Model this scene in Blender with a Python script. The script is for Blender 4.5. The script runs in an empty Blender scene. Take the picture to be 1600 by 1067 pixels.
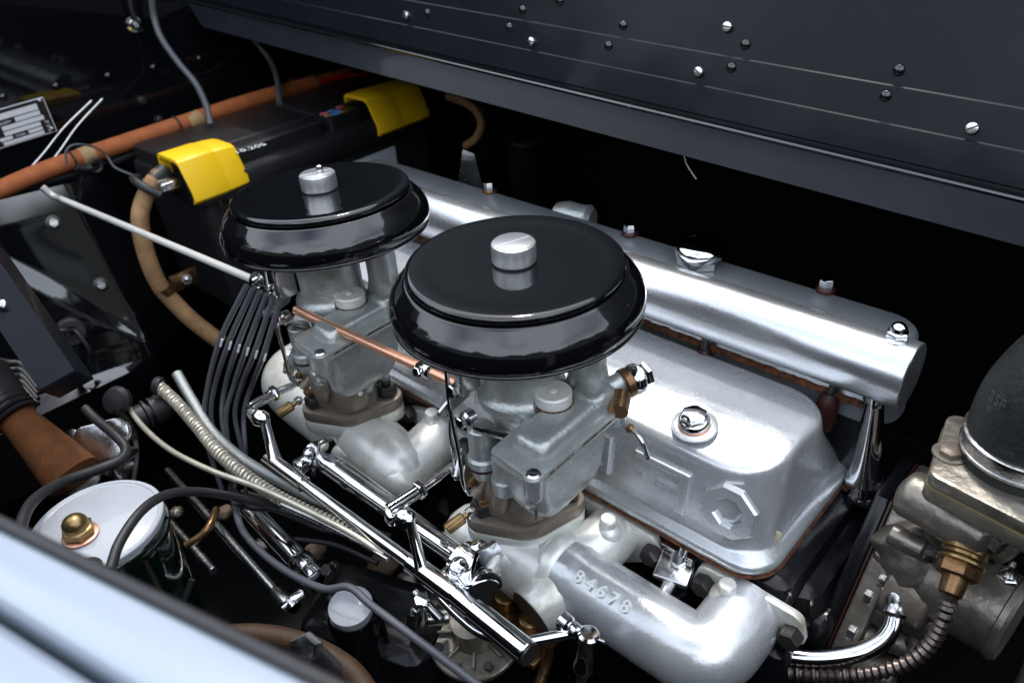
import bpy, bmesh, math, random
from mathutils import Vector, Matrix, noise
random.seed(4)
V = Vector
R = math.radians
SC = bpy.context.scene
COL = SC.collection

# ------------------------------------------------------------------ camera
CAM = V((.3831, -.3997, .2854))
AZ, PT, RL, FPX = R(134.4617), R(33.1998), R(-4.1799), 1220.7
_f = V((math.cos(AZ)*math.cos(PT), math.sin(AZ)*math.cos(PT), -math.sin(PT)))
_r = V((math.sin(AZ), -math.cos(AZ), 0)); _u = _r.cross(_f)
_c, _s = math.cos(RL), math.sin(RL)
_r, _u = _c*_r + _s*_u, -_s*_r + _c*_u
cd = bpy.data.cameras.new('camera'); cam = bpy.data.objects.new('camera', cd); COL.objects.link(cam)
m = Matrix((_r, _u, -_f)).transposed().to_4x4(); m.translation = CAM
cam.matrix_world = m
cd.sensor_width = 36; cd.lens = 36*FPX/1600; cd.clip_start = .01; cd.clip_end = 500
cd.dof.use_dof = True; cd.dof.focus_distance = .70; cd.dof.aperture_fstop = 6.3
SC.camera = cam

# ------------------------------------------------------------------ world, sun, exposure
SUN_DIR = V((-.27, .32, .91)).normalized()          # towards the sun
wd = bpy.data.worlds.new("World"); SC.world = wd; wd.use_nodes = True
nt = wd.node_tree; nt.nodes.clear()
out = nt.nodes.new('ShaderNodeOutputWorld'); bg = nt.nodes.new('ShaderNodeBackground')
sky = nt.nodes.new('ShaderNodeTexSky'); sky.sky_type = 'NISHITA'; sky.sun_disc = False
sky.sun_elevation = math.asin(SUN_DIR.z); sky.sun_rotation = math.atan2(SUN_DIR.x, SUN_DIR.y)
sky.air_density = 1.0; sky.dust_density = 3.0; sky.ozone_density = 1.0
tc = nt.nodes.new('ShaderNodeTexCoord'); nz = nt.nodes.new('ShaderNodeTexNoise')
nz.inputs['Scale'].default_value = 1.3; nz.inputs['Detail'].default_value = 1.5; nz.inputs['Roughness'].default_value = .55
cr = nt.nodes.new('ShaderNodeValToRGB'); cr.color_ramp.elements[0].position = .26; cr.color_ramp.elements[1].position = .52
mx = nt.nodes.new('ShaderNodeMix'); mx.data_type = 'RGBA'
mx.inputs['B'].default_value = (9.6, 10.4, 11.6, 1)        # bright broken cloud
nt.links.new(tc.outputs['Generated'], nz.inputs['Vector']); nt.links.new(nz.outputs['Fac'], cr.inputs['Fac'])
nt.links.new(cr.outputs['Color'], mx.inputs['Factor']); nt.links.new(sky.outputs['Color'], mx.inputs['A'])
# the yard round the car: a dark, uneven line of trees and roofs up to some 15-20 degrees
sx = nt.nodes.new('ShaderNodeSeparateXYZ'); nt.links.new(tc.outputs['Generated'], sx.inputs[0])
n2 = nt.nodes.new('ShaderNodeTexNoise'); n2.inputs['Scale'].default_value = 3.5; n2.inputs['Detail'].default_value = 6
nt.links.new(tc.outputs['Generated'], n2.inputs['Vector'])
ma = nt.nodes.new('ShaderNodeMath'); ma.operation = 'MULTIPLY_ADD'; ma.inputs[1].default_value = -.72
nt.links.new(n2.outputs['Fac'], ma.inputs[0]); nt.links.new(sx.outputs['Z'], ma.inputs[2])
mr = nt.nodes.new('ShaderNodeMapRange'); mr.inputs['From Min'].default_value = -.01; mr.inputs['From Max'].default_value = .03
nt.links.new(ma.outputs[0], mr.inputs['Value'])
m2 = nt.nodes.new('ShaderNodeMix'); m2.data_type = 'RGBA'; m2.inputs['A'].default_value = (.55, .60, .55, 1)
nt.links.new(mr.outputs['Result'], m2.inputs['Factor']); nt.links.new(mx.outputs['Result'], m2.inputs['B'])
nt.links.new(m2.outputs['Result'], bg.inputs['Color']); nt.links.new(bg.outputs['Background'], out.inputs['Surface'])
bg.inputs['Strength'].default_value = .15
sl = bpy.data.lights.new('sun', 'SUN'); sl.energy = 1.1; sl.angle = R(5); sl.color = (1, .97, .92)
so = bpy.data.objects.new('sun', sl); COL.objects.link(so); so.rotation_euler = SUN_DIR.to_track_quat('Z', 'Y').to_euler()
SC.view_settings.view_transform = 'Standard'; SC.view_settings.look = 'None'; SC.view_settings.gamma = 1
SC.view_settings.exposure = 0.60

# ------------------------------------------------------------------ pixel to point on a plane
def ray(px, py): return _f + _r*((px-800)/FPX) + _u*((533.5-py)/FPX)
def at(px, py, x=None, y=None, z=None):
    v = ray(px, py)
    if x is not None: t = (x-CAM.x)/v.x
    elif y is not None: t = (y-CAM.y)/v.y
    else: t = (z-CAM.z)/v.z
    return CAM + v*t
def on(px, py, p, n):
    v = ray(px, py); return CAM + v*((p-CAM).dot(n)/v.dot(n))

# ------------------------------------------------------------------ materials
MATS = {}
def mat(name, col, metal=0.0, rough=.5, coat=0.0, bump=0.0, bscale=200.0, var=0.0, vscale=8.0, dirt=None, dirt_amt=0.0, dscale=14.0,
        rvar=0.0, spec=.5, dspread=.12, stretch=None, coatr=.03):
    M = bpy.data.materials.new(name); M.use_nodes = True
    n = M.node_tree; b = n.nodes['Principled BSDF']
    b.inputs['Metallic'].default_value = metal; b.inputs['Roughness'].default_value = rough
    b.inputs['Coat Weight'].default_value = coat; b.inputs['Coat Roughness'].default_value = coatr
    b.inputs['Specular IOR Level'].default_value = spec
    g = n.nodes.new('ShaderNodeTexCoord'); vec = g.outputs['Object']
    if stretch:
        mp = n.nodes.new('ShaderNodeMapping'); mp.inputs['Scale'].default_value = stretch
        n.links.new(vec, mp.inputs['Vector']); vec = mp.outputs['Vector']
    rgb = n.nodes.new('ShaderNodeRGB'); rgb.outputs[0].default_value = (*col, 1); cur = rgb.outputs[0]
    def nzn(sc, det=4, ro=.6):
        t = n.nodes.new('ShaderNodeTexNoise'); t.inputs['Scale'].default_value = sc
        t.inputs['Detail'].default_value = det; t.inputs['Roughness'].default_value = ro
        n.links.new(vec, t.inputs['Vector']); return t
    if var > 0:
        t = nzn(vscale); h = n.nodes.new('ShaderNodeMapRange')
        h.inputs['From Min'].default_value = .3; h.inputs['From Max'].default_value = .7
        h.inputs['To Min'].default_value = 1-var; h.inputs['To Max'].default_value = 1+var*.6
        n.links.new(t.outputs['Fac'], h.inputs['Value'])
        mm = n.nodes.new('ShaderNodeVectorMath'); mm.operation = 'SCALE'
        n.links.new(cur, mm.inputs[0]); n.links.new(h.outputs['Result'], mm.inputs['Scale']); cur = mm.outputs[0]
    if dirt:
        t = nzn(dscale, 8, .7); r_ = n.nodes.new('ShaderNodeValToRGB')
        r_.color_ramp.elements[0].position = .62-dirt_amt*.25; r_.color_ramp.elements[1].position = .62-dirt_amt*.25+dspread
        n.links.new(t.outputs['Fac'], r_.inputs['Fac'])
        k = n.nodes.new('ShaderNodeMix'); k.data_type = 'RGBA'; k.inputs['B'].default_value = (*dirt, 1)
        sc_ = n.nodes.new('ShaderNodeMath'); sc_.operation = 'MULTIPLY'; sc_.inputs[1].default_value = min(1, .35+dirt_amt) if dirt_amt > 0 else .6
        n.links.new(r_.outputs['Color'], sc_.inputs[0])
        n.links.new(sc_.outputs[0], k.inputs['Factor']); n.links.new(cur, k.inputs['A']); cur = k.outputs['Result']
        if metal > 0:
            mm = n.nodes.new('ShaderNodeMath'); mm.operation = 'MULTIPLY_ADD'
            mm.inputs[1].default_value = -metal*.7; mm.inputs[2].default_value = metal
            n.links.new(sc_.outputs[0], mm.inputs[0]); n.links.new(mm.outputs[0], b.inputs['Metallic'])
    n.links.new(cur, b.inputs['Base Color'])
    if rvar > 0:
        t = nzn(vscale*2.3, 6, .65); h = n.nodes.new('ShaderNodeMapRange')
        h.inputs['From Min'].default_value = .3; h.inputs['From Max'].default_value = .7
        h.inputs['To Min'].default_value = max(.01, rough-rvar); h.inputs['To Max'].default_value = rough+rvar
        n.links.new(t.outputs['Fac'], h.inputs['Value']); n.links.new(h.outputs['Result'], b.inputs['Roughness'])
    if bump > 0:
        t = nzn(bscale, 3, .5); bp = n.nodes.new('ShaderNodeBump'); bp.inputs['Strength'].default_value = bump
        bp.inputs['Distance'].default_value = .001
        n.links.new(t.outputs['Fac'], bp.inputs['Height']); n.links.new(bp.outputs['Normal'], b.inputs['Normal'])
    MATS[name] = M; return M

alu = mat('aluminium_paint', (.66, .68, .70), .62, .28, bump=.16, bscale=330, var=.10, vscale=9, rvar=.09, dirt=(.34, .31, .26), dirt_amt=.10, dscale=10, dspread=.40)
alu_cast = mat('cast_aluminium', (.80, .81, .77), .40, .34, bump=.18, bscale=160, var=.10, vscale=16, rvar=.08, dirt=(.33, .27, .13), dirt_amt=.42, dscale=13, dspread=.25)
alu_pol = mat('polished_aluminium', (.72, .74, .77), .9, .27, bump=.08, bscale=260, var=.06, vscale=14, rvar=.07, stretch=(.3, 1, 1))
alu_raw = mat('raw_cast_aluminium', (.32, .295, .255), .85, .38, bump=1.0, bscale=90, var=.25, vscale=22, rvar=.1, dirt=(.07, .05, .032), dirt_amt=.85, dscale=22, dspread=.3)
zinc = mat('carburettor_zinc', (.47, .50, .49), .60, .34, bump=.5, bscale=260, var=.16, vscale=35, rvar=.09, dirt=(.15, .125, .07), dirt_amt=.30, dscale=30, dspread=.2)
zinc_br = mat('brown_stained_casting', (.27, .23, .19), .5, .45, bump=.5, bscale=200, var=.2, vscale=30, dirt=(.10, .06, .03), dirt_amt=.5, dscale=40, dspread=.25)
chrome = mat('chrome', (.80, .81, .82), 1, .07, var=.05, vscale=30, rvar=.04)
steel = mat('bright_steel', (.66, .66, .66), 1, .22, bump=.2, bscale=300, var=.15, vscale=40, rvar=.08)
steel_dk = mat('blackened_steel', (.07, .065, .065), .7, .38, bump=.3, bscale=300, var=.25, vscale=60)
blackp = mat('black_gloss_paint', (.003, .0034, .0045), 0, .4, coat=1, coatr=.07, bump=.02, bscale=60, spec=0, dirt=(.07, .07, .075), dirt_amt=-.36, dscale=420, dspread=.03)
blackp.node_tree.nodes['Principled BSDF'].inputs['Coat IOR'].default_value = 1.7
black_eng = mat('black_engine_enamel', (.006, .006, .008), 0, .30, coat=.35, coatr=.12, spec=.2, bump=1.0, bscale=28, rvar=.05)
black_body = mat('black_body_paint', (.004, .0045, .006), 0, .35, coat=.8, coatr=.04, spec=0, bump=.04, bscale=9)
black_panel = mat('black_panel_paint', (.003, .0035, .005), 0, .35, coat=1, coatr=.05, spec=0)
black_panel.node_tree.nodes['Principled BSDF'].inputs['Coat IOR'].default_value = 2.0
black_far = mat('bay_wall_black_paint', (.003, .0033, .004), 0, .5, bump=.1, bscale=30, spec=.12)
bon_m = mat('bonnet_satin_black_paint', (.008, .010, .014), .0, .33, spec=.10, coat=.15, coatr=.06, bump=.05, bscale=40, var=.15, vscale=9, rvar=.05, dirt=(.016, .018, .022), dirt_amt=.2, dscale=9, dspread=.4)
plast = mat('black_plastic', (.013, .013, .015), 0, .42, bump=.5, bscale=500, rvar=.05)
rubber = mat('black_rubber', (.018, .018, .020), 0, .48, bump=.3, bscale=200, var=.2, vscale=40)
rub_hose = mat('rubber_coolant_hose', (.013, .015, .0145), 0, .55, bump=1, bscale=220, var=.3, vscale=25, dirt=(.10, .10, .09), dirt_amt=.12, dscale=60)
lead_m = mat('grey_cable_sheath', (.10, .105, .12), 0, .32, var=.15, vscale=30)
yellow = mat('yellow_plastic', (.98, .60, .012), 0, .36, bump=.2, bscale=500)
knobm = mat('turned_aluminium', (.76, .77, .78), .85, .30, bump=.15, bscale=400)
capm = mat('pale_cap_metal', (.80, .79, .76), .25, .38, bump=.2, bscale=300, var=.06, vscale=60)
brass = mat('brass', (.34, .225, .10), .9, .32, bump=.2, bscale=300, var=.3, vscale=60)
bronze = mat('dark_bronze', (.22, .125, .06), .85, .32, bump=.3, bscale=200, var=.35, vscale=50, rvar=.1)
copper = mat('copper', (.86, .45, .30), .75, .30, bump=.15, bscale=200, var=.12, vscale=30)
fabric = mat('orange_fabric_hose', (.42, .12, .035), 0, .75, bump=1, bscale=420, var=.25, vscale=40, dirt=(.12, .04, .015), dirt_amt=.25, dscale=30, dspread=.3)
tan = mat('tan_cloth_sleeve', (.32, .18, .08), 0, .75, bump=1, bscale=300, var=.25, vscale=50, dirt=(.13, .07, .03), dirt_amt=.3, dscale=40)
tape = mat('beige_tape', (.42, .27, .12), 0, .6, var=.15, vscale=60)
rust = mat('rusty_gasket', (.15, .05, .018), 0, .85, bump=1, bscale=500, var=.7, vscale=160, dirt=(.02, .012, .008), dirt_amt=.5, dscale=90)
redp = mat('red_oxide_paint', (.035, .007, .006), 0, .4, var=.3, vscale=60)
red = mat('red_cable', (.6, .02, .015), 0, .4)
white = mat('white_print', (.80, .82, .84), 0, .5)
whitep = mat('white_enamel', (.44, .46, .50), 0, .25, coat=.6, rvar=.1, var=.06, vscale=20, dirt=(.22, .20, .17), dirt_amt=.06, dscale=40, dspread=.15)
label_m = mat('pale_label', (.50, .55, .60), 0, .5)
platem = mat('plate_black', (.015, .015, .018), 0, .35)
braid = mat('braided_steel', (.50, .53, .52), .8, .42, bump=1, bscale=900)
ivory = mat('ivory_metal_conduit', (.62, .58, .48), .55, .35, var=.2, vscale=50)
pale_rod = mat('pale_steel_rod', (.82, .81, .77), .35, .28, var=.06, vscale=40)
canvas = mat('orange_webbing', (.17, .055, .010), 0, .8, bump=1, bscale=700, var=.3, vscale=60)
brown = mat('brown_cloth', (.055, .026, .010), 0, .6, bump=.5, bscale=600, var=.3, vscale=60)
green = mat('dark_green_enamel', (.0015, .008, .005), 0, .08, coat=1)
bodyp = mat('silver_blue_body_paint', (.30, .345, .41), .35, .30, coat=1, coatr=.02)
pink = mat('pink_ink', (.65, .12, .16), 0, .5); blue = mat('blue_ink', (.08, .25, .60), 0, .5); ochre = mat('ochre_ink', (.45, .28, .06), 0, .5)
stain = mat('oil_stain', (.10, .055, .02), .2, .5, bump=.8, bscale=300, var=.5, vscale=150, dirt=(.32, .33, .31), dirt_amt=.55, dscale=70, dspread=.08)
chip = mat('chipped_primer', (.55, .47, .30), 0, .6)
gasket_y = mat('yellow_gasket_line', (.16, .14, .06), 0, .6)

# ------------------------------------------------------------------ mesh builder
def frame(axis, up=None):
    z = V(axis).normalized(); a = V(up) if up is not None else (V((0, 0, 1)) if abs(z.z) < .9 else V((1, 0, 0)))
    x = a.cross(z)
    if x.length < 1e-6: x = V((1, 0, 0)).cross(z)
    x.normalize(); y = z.cross(x)
    return Matrix((x, y, z)).transposed()
def spline(pts, n=10):
    pts = [V(p) for p in pts]
    if len(pts) < 3: return [pts[0].lerp(pts[-1], i/n) for i in range(n+1)]
    P = [2*pts[0]-pts[1]] + pts + [2*pts[-1]-pts[-2]]; o = []
    for i in range(1, len(P)-2):
        a, b, c, d = P[i-1:i+3]
        for k in range(n):
            t = k/n
            o.append(.5*((2*b)+(c-a)*t+(2*a-5*b+4*c-d)*t*t+(3*b-a-3*c+d)*t**3))
    o.append(P[-2]); return o
class MB:
    def __init__(s): s.bm = bmesh.new()
    def ring(s, pts): return [s.bm.verts.new(p) for p in pts]
    def bridge(s, A, B, close=True):
        n = len(A)
        for i in range(n if close else n-1):
            j = (i+1) % n
            if len(B) != n: raise RuntimeError('ring sizes %d %d' % (n, len(B)))
            try: s.bm.faces.new((A[i], A[j], B[j], B[i]))
            except ValueError: pass
    def fan(s, A, flip=False):
        try: s.bm.faces.new(A[::-1] if flip else A)
        except ValueError: pass
    def loft(s, rings, cap0=True, cap1=True):
        rs = [s.ring(r) for r in rings]
        for a, b in zip(rs, rs[1:]): s.bridge(a, b)
        if cap0: s.fan(rs[0], True)
        if cap1: s.fan(rs[-1])
        return s
    def lathe(s, o, axis, prof, n=40, cap0=True, cap1=True, fn=None):
        o = V(o); F = frame(axis); rs = []
        for k, (r, h) in enumerate(prof):
            rr = []
            for i in range(n):
                a = 2*math.pi*i/n; q = r*(fn(i, k) if fn else 1)
                rr.append(o + F @ V((q*math.cos(a), q*math.sin(a), h)))
            rs.append(rr)
        return s.loft(rs, cap0, cap1)
    def cyl(s, a, b, r, r2=None, n=20, ch=0):
        a, b = V(a), V(b); L = (b-a).length; r2 = r if r2 is None else r2
        pr = [(r, 0), (r2, L)] if ch == 0 else [(r-ch, 0), (r, ch), (r2, L-ch), (r2-ch, L)]
        return s.lathe(a, b-a, pr, n)
    def tube(s, pts, r, n=12, k=10, rf=None, smooth=True, cap=True):
        P = spline(pts, k) if smooth else [V(p) for p in pts]
        T = [(P[min(i+1, len(P)-1)]-P[max(i-1, 0)]).normalized() for i in range(len(P))]
        x = frame(T[0]).col[0].copy(); rs = []; L = 0
        for i, p in enumerate(P):
            if i: L += (P[i]-P[i-1]).length
            x = (x - T[i]*x.dot(T[i])).normalized(); y = T[i].cross(x)
            q = rf(i/(len(P)-1), L) if rf else r
            rs.append([p+(x*math.cos(2*math.pi*j/n)+y*math.sin(2*math.pi*j/n))*q for j in range(n)])
        return s.loft(rs, cap, cap)
    def prism(s, poly, h, M=None, ch=0.0, both=False):
        """poly: 2D outline; extruded from 0 to h in frame M (4x4), chamfer inset approximated towards the centroid"""
        M = M or Matrix(); c = V((sum(p[0] for p in poly)/len(poly), sum(p[1] for p in poly)/len(poly)))
        def sh(d):
            o = []; n = len(poly)
            for i in range(n):
                p0, p1, p2 = V(poly[i-1]), V(poly[i]), V(poly[(i+1) % n])
                e1 = (p1-p0); e2 = (p2-p1)
                if e1.length < 1e-9 or e2.length < 1e-9: o.append(p1); continue
                e1.normalize(); e2.normalize()
                n1, n2 = V((-e1.y, e1.x)), V((-e2.y, e2.x)); m_ = n1+n2
                if m_.length < 1e-6: o.append(p1+n1*d); continue
                m_.normalize(); o.append(p1 + m_*(d/max(.35, m_.dot(n1))))
            return o
        area = sum(poly[i-1][0]*poly[i][1]-poly[i][0]*poly[i-1][1] for i in range(len(poly)))
        if area < 0: poly = poly[::-1]
        lv = []
        if ch > 0:
            if both: lv += [(ch, 0), (ch*.3, ch*.3), (0, ch)]
            else: lv += [(0, 0)]
            lv += [(0, h-ch), (ch*.3, h-ch*.3), (ch, h)]
        else: lv = [(0, 0), (0, h)]
        return s.loft([[M @ V((p.x, p.y, z)) for p in sh(d)] for d, z in lv])
    def box(s, c, size, rot=None, bev=0.0):
        sx, sy, sz = (q/2 for q in size); c = V(c)
        M = (rot.to_4x4() if rot is not None else Matrix()); M.translation = c - (M.to_3x3() @ V((0, 0, sz)))
        b = min(bev, sx*.9, sy*.9)
        poly = rrect(0, 0, sx*2, sy*2, b*1.0, 2) if b > 0 else [(-sx, -sy), (sx, -sy), (sx, sy), (-sx, sy)]
        return s.prism(poly, sz*2, M, ch=min(b, sz*.9), both=True)
    def hexn(s, o, axis, r, h, dome=0.0, rot=0.0):
        o = V(o); F = frame(axis); rs = []
        def hx(rr, z): return [o + F @ V((rr*math.cos(rot+math.pi/3*i), rr*math.sin(rot+math.pi/3*i), z)) for i in range(6)]
        s.loft([hx(r*.93, 0), hx(r, h*.12), hx(r, h*.85), hx(r*.86, h)])
        if dome > 0: s.lathe(o + F @ V((0, 0, h*.98)), axis, [(dome, 0)]+[(dome*math.cos(a), dome*.9*math.sin(a)+dome*.25) for a in (0, .35, .7, 1.05, 1.35)], 16)
        return s
    def sheet(s, grid):
        vs = [[s.bm.verts.new(p) for p in row] for row in grid]
        for a, b in zip(vs, vs[1:]): s.bridge(a, b, False)
        return s
    def build(s, name, material, parent=None, origin=None, angle=38, smooth=True, weld=False):
        if weld: bmesh.ops.remove_doubles(s.bm, verts=s.bm.verts, dist=1e-6)
        bmesh.ops.recalc_face_normals(s.bm, faces=s.bm.faces)
        me = bpy.data.meshes.new(name); s.bm.to_mesh(me); s.bm.free()
        if smooth:
            for p in me.polygons: p.use_smooth = True
            me.set_sharp_from_angle(angle=R(angle))
        me.materials.append(material)
        o = bpy.data.objects.new(name, me); COL.objects.link(o)
        if parent is not None:
            root = parent
            while root.parent: root = root.parent
            me.transform(Matrix.Translation(-root.location)); o.parent = parent
            if parent is not root: o.matrix_parent_inverse = Matrix()
        else:
            if origin is None:
                xs = [v.co for v in me.vertices]
                origin = V((sum(v.x for v in xs)/len(xs), sum(v.y for v in xs)/len(xs), min(v.z for v in xs)))
            me.transform(Matrix.Translation(-V(origin))); o.location = origin
        return o
def rrect(cx, cy, w, h, r, n=4):
    r = min(r, w/2*.999, h/2*.999); o = []
    for sx, sy, a0 in ((1, 1, 0), (-1, 1, 90), (-1, -1, 180), (1, -1, 270)):
        for i in range(n+1):
            a = R(a0+90*i/n); o.append((cx+sx*(w/2-r)+r*math.cos(a), cy+sy*(h/2-r)+r*math.sin(a)))
    return o
def hull2(circs, n=12):
    """convex outline round circles (x, y, r)"""
    pts = []
    for x, y, r in circs:
        for i in range(n*2): a = math.pi*i/n; pts.append((x+r*math.cos(a), y+r*math.sin(a)))
    pts = sorted(set(pts))
    def half(ps):
        h = []
        for p in ps:
            while len(h) > 1 and (h[-1][0]-h[-2][0])*(p[1]-h[-2][1])-(h[-1][1]-h[-2][1])*(p[0]-h[-2][0]) <= 1e-12: h.pop()
            h.append(p)
        return h[:-1]
    return half(pts)+half(pts[::-1])
def fr(o, axis, up=None):
    M = frame(axis, up).to_4x4(); M.translation = V(o); return M
def zf(z): return Matrix.Translation((0, 0, z))

# ------------------------------------------------------------------ things
def tag(o, label, cat, group=None, kind=None):
    o['label'] = label; o['category'] = cat
    if group: o['group'] = group
    if kind: o['kind'] = kind
    return o
def thing(name, label, cat, loc, group=None):
    o = bpy.data.objects.new(name, None); COL.objects.link(o); o.location = loc; o.empty_display_size = .02
    return tag(o, label, cat, group)
def struct(name, mb, m_, **k):
    o = mb.build(name, m_, **k); o['kind'] = 'structure'; return o
def kids(o): return [c for c in bpy.data.objects if c.parent == o]
def dup(root, loc, label, rot=None, skip=()):
    r_ = root.copy(); COL.objects.link(r_); r_.location = loc; r_['label'] = label
    if rot: r_.rotation_euler = rot
    for ch in kids(root):
        if ch.name.split('.')[0] in skip: continue
        c = ch.copy(); COL.objects.link(c); c.parent = r_
        for g in kids(ch):
            d = g.copy(); COL.objects.link(d); d.parent = c
    return r_
def cable(name, label, cat, pts, r, m_, group=None, n=12, k=10, rf=None):
    return tag(MB().tube(pts, r, n, k, rf).build(name, m_), label, cat, group)
def text(name, body, size, M, m_, parent, ext=.0004, bev=0.0):
    cu = bpy.data.curves.new(name, 'FONT'); cu.body = body; cu.size = size; cu.extrude = ext; cu.bevel_depth = bev
    cu.align_x = 'CENTER'; cu.align_y = 'CENTER'; cu.materials.append(m_); cu.resolution_u = 3
    o = bpy.data.objects.new(name, cu); COL.objects.link(o); o.parent = parent
    root = parent
    while root.parent: root = root.parent
    M = Matrix(M); M.translation = M.translation - root.location
    o.parent = None; o.matrix_basis = Matrix()
    me = bpy.data.meshes.new_from_object(o.evaluated_get(bpy.context.evaluated_depsgraph_get()))
    bpy.data.objects.remove(o); me.transform(M); me.name = name
    o = bpy.data.objects.new(name, me); COL.objects.link(o); o.parent = parent
    if not me.materials: me.materials.append(m_)
    return o
def mtx(o, x, y):
    x = V(x).normalized(); z = x.cross(V(y)).normalized(); y = z.cross(x)
    M = Matrix((x, y, z)).transposed().to_4x4(); M.translation = V(o); return M
def slot_screw(name, p, axis, r, h, m_, parent, slotang=0.0):
    o = MB().lathe(p, axis, [(r, 0), (r, h*.55), (r*.85, h*.9), (r*.5, h)], 18)
    q = o.build(name, m_, parent)
    F = frame(axis); d = F @ V((math.cos(slotang), math.sin(slotang), 0)); ax = V(axis).normalized()
    s_ = MB(); s_.box(V(p)+ax*(h*.93), (r*1.7, r*.26, h*.22), Matrix((d, ax.cross(d), ax)).transposed())
    s_.build('slot', steel_dk, q); return q

# ================================================================== SETTING: the walls of the engine bay
struct('bay_floor', MB().box((-.1, .2, -.80), (3.0, 1.8, .02)), black_far)
struct('inner_wing_far', MB().box((-.1, 1.02, -.33), (2.9, .03, .94)), black_far)
struct('front_bulkhead', MB().box((.95, .35, -.35), (.03, 1.4, .9)), black_far)
wn = MB(); wn.box((-.15, -.475, -.36), (2.2, .02, .80))
struct('inner_wing_near', wn, black_far)

# ------------------------------------------------------------------ bonnet, opened
YB = .30
A0 = at(290, 0, y=YB); A1 = at(1600, 311, y=YB); dA = (A1-A0).normalized()
A1 = A1 + dA*.30
TB = R(70)
up_t = V((0, math.cos(TB), math.sin(TB))); nB = dA.cross(up_t).normalized()
if nB.z < 0: nB = -nB
bonnet = thing('bonnet', 'opened black bonnet with riveted edge strips above the engine', 'bonnet', A0)
upB = nB.cross(dA).normalized(); upB = upB if upB.z > 0 else -upB
def off(px, py):   # distance up the bonnet surface
    return (on(px, py, A0, nB)-A0).dot(upB)
def quadbox(a, b, h0a, h1a, h0b, h1b, lift, thick):
    o = MB(); L = (b-a)
    c = [a+upB*h0a, b+upB*h0b, b+upB*h1b, a+upB*h1a]
    lo = [q+nB*(lift-thick) for q in c]; hi = [q+nB*(lift-.0012) for q in c]; e = .0012
    cen = sum(hi, V())/4
    top = [q+nB*0 for q in hi]; ins = [q+((c[(i+1) % 4]-c[i]).normalized()-(c[i]-c[i-1]).normalized())*e*1.2+nB*e for i, q in enumerate(hi)]
    o.loft([lo, top, ins]); return o
def along(t): return A0+dA*t
LA = (A1-A0).length
# lip: a folded sheet edge between the bright corner line and the lower edge line
B0 = at(318, 44, y=YB-.030); B1 = at(1600, 388, y=YB-.030); B1 = B0+(B1-B0)*((A1-A0).length/((at(1600, 311, y=YB)-A0).length))
lp = MB(); rows = []
N = 24
for i in range(N+1):
    t = LA*i/N; a = along(t); b = B0.lerp(B1, i/N); d_ = (b-a).normalized(); o_ = V((0, -1, 0)); L_ = (b-a).length
    arc = [a+upB*.0002+nB*.0010+V((0, -.0002, 0))]
    c_ = a+upB*.0036-nB*.0026
    for k in range(7):
        w = k/6; v_ = (nB*(1-w)+o_*w).normalized(); arc.append(c_+v_*.0042-upB*.0002)
    rows.append([a+upB*.014+nB*.0012, c_+nB*.0042+upB*.002]+arc[1:]+[a.lerp(b, .12)+o_*.0006, a.lerp(b, .5), a.lerp(b, .97), b+V((0, .003, -.0008)), b+V((0, .040, .004))])
lp.sheet(rows).build('front_lip', bon_m, bonnet, angle=60)
eb = MB(); eb.tube([A0+V((0, -.0012, -.0008)), A0.lerp(A1, .5)+V((0, -.0012, -.0008)), A1+V((0, -.0012, -.0008))], .0030, 14, 6); eb.build('edge_bead', black_panel, bonnet, angle=60)
t2a, t2b = (on(700, 52, A0, nB)-A0), (on(1600, 236, A0, nB)-A0)
t3a, t3b = (on(700, 11, A0, nB)-A0), (on(1600, 169, A0, nB)-A0)
def linh(pa, pb, t):
    xa, xb = pa.dot(dA), pb.dot(dA); ya, yb = pa.dot(upB), pb.dot(upB)
    return ya+(yb-ya)*(t-xa)/(xb-xa)
print('bonnet strips', [round(q, 4) for q in (linh(t2a, t2b, 0), linh(t2a, t2b, LA), linh(t3a, t3b, 0), linh(t3a, t3b, LA))], LA)
H2 = lambda t: linh(t2a, t2b, t); H3 = lambda t: linh(t3a, t3b, t)
quadbox(A0, A1, .006, H2(0), .006, H2(LA), .0050, .004).build('edge_strip', bon_m, bonnet, angle=20)
quadbox(A0, A1, H2(0)-.004, H3(0), H2(LA)-.004, H3(LA), .0034, .003).build('hinge_strip', bon_m, bonnet, angle=20)
pn = MB(); rows = []
for i in range(30):
    t = LA*i/29; row = []
    for j in range(14):
        h = H3(t)-.006+.66*j/13
        row.append(along(t)+upB*h+nB*(.0012 if j < 2 else .0012+.0012*noise.noise(V((t*3, h*4, 2)))))
    rows.append(row)
pn.sheet(rows); pn.build('inner_panel', bon_m, bonnet, angle=60)
MB().sheet([[along(LA*i/10)+V((0, .004, -.004)), along(LA*i/10)+V((0, .20, .0)), along(LA*i/10)+V((0, .42, -.05)), along(LA*i/10)+V((0, .58, -.16)), along(LA*i/10)+V((0, .64, -.34))] for i in range(11)]).build('closed_half', bon_m, bonnet, angle=60)
for px, py in ((636, 22), (832, 63), (1093, 110), (1520, 198), (1138, 40)):
    lift = .0012 if py < 50 and px > 1000 else .0034
    p = on(px, py+3, A0+nB*lift, nB); slot_screw('slotted_screw', p, nB, .0054, .0046, steel, bonnet, 1.1+px*.01)
for px, py in ((668, 19), (796, 41), (951, 70), (1143, 104), (1384, 148), (875, 0), (974, 38), (1165, 68), (1405, 108), (817, 14)):
    onp = py in (0, 38, 68, 108, 14)
    p = on(px, py+2, A0+nB*(.0012 if onp else .0034), nB)
    MB().lathe(p, nB, [(.0052, 0), (.0048, .0016), (.0037, .0029), (.0019, .0036)], 16).build('rivet', blackp, bonnet)

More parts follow.
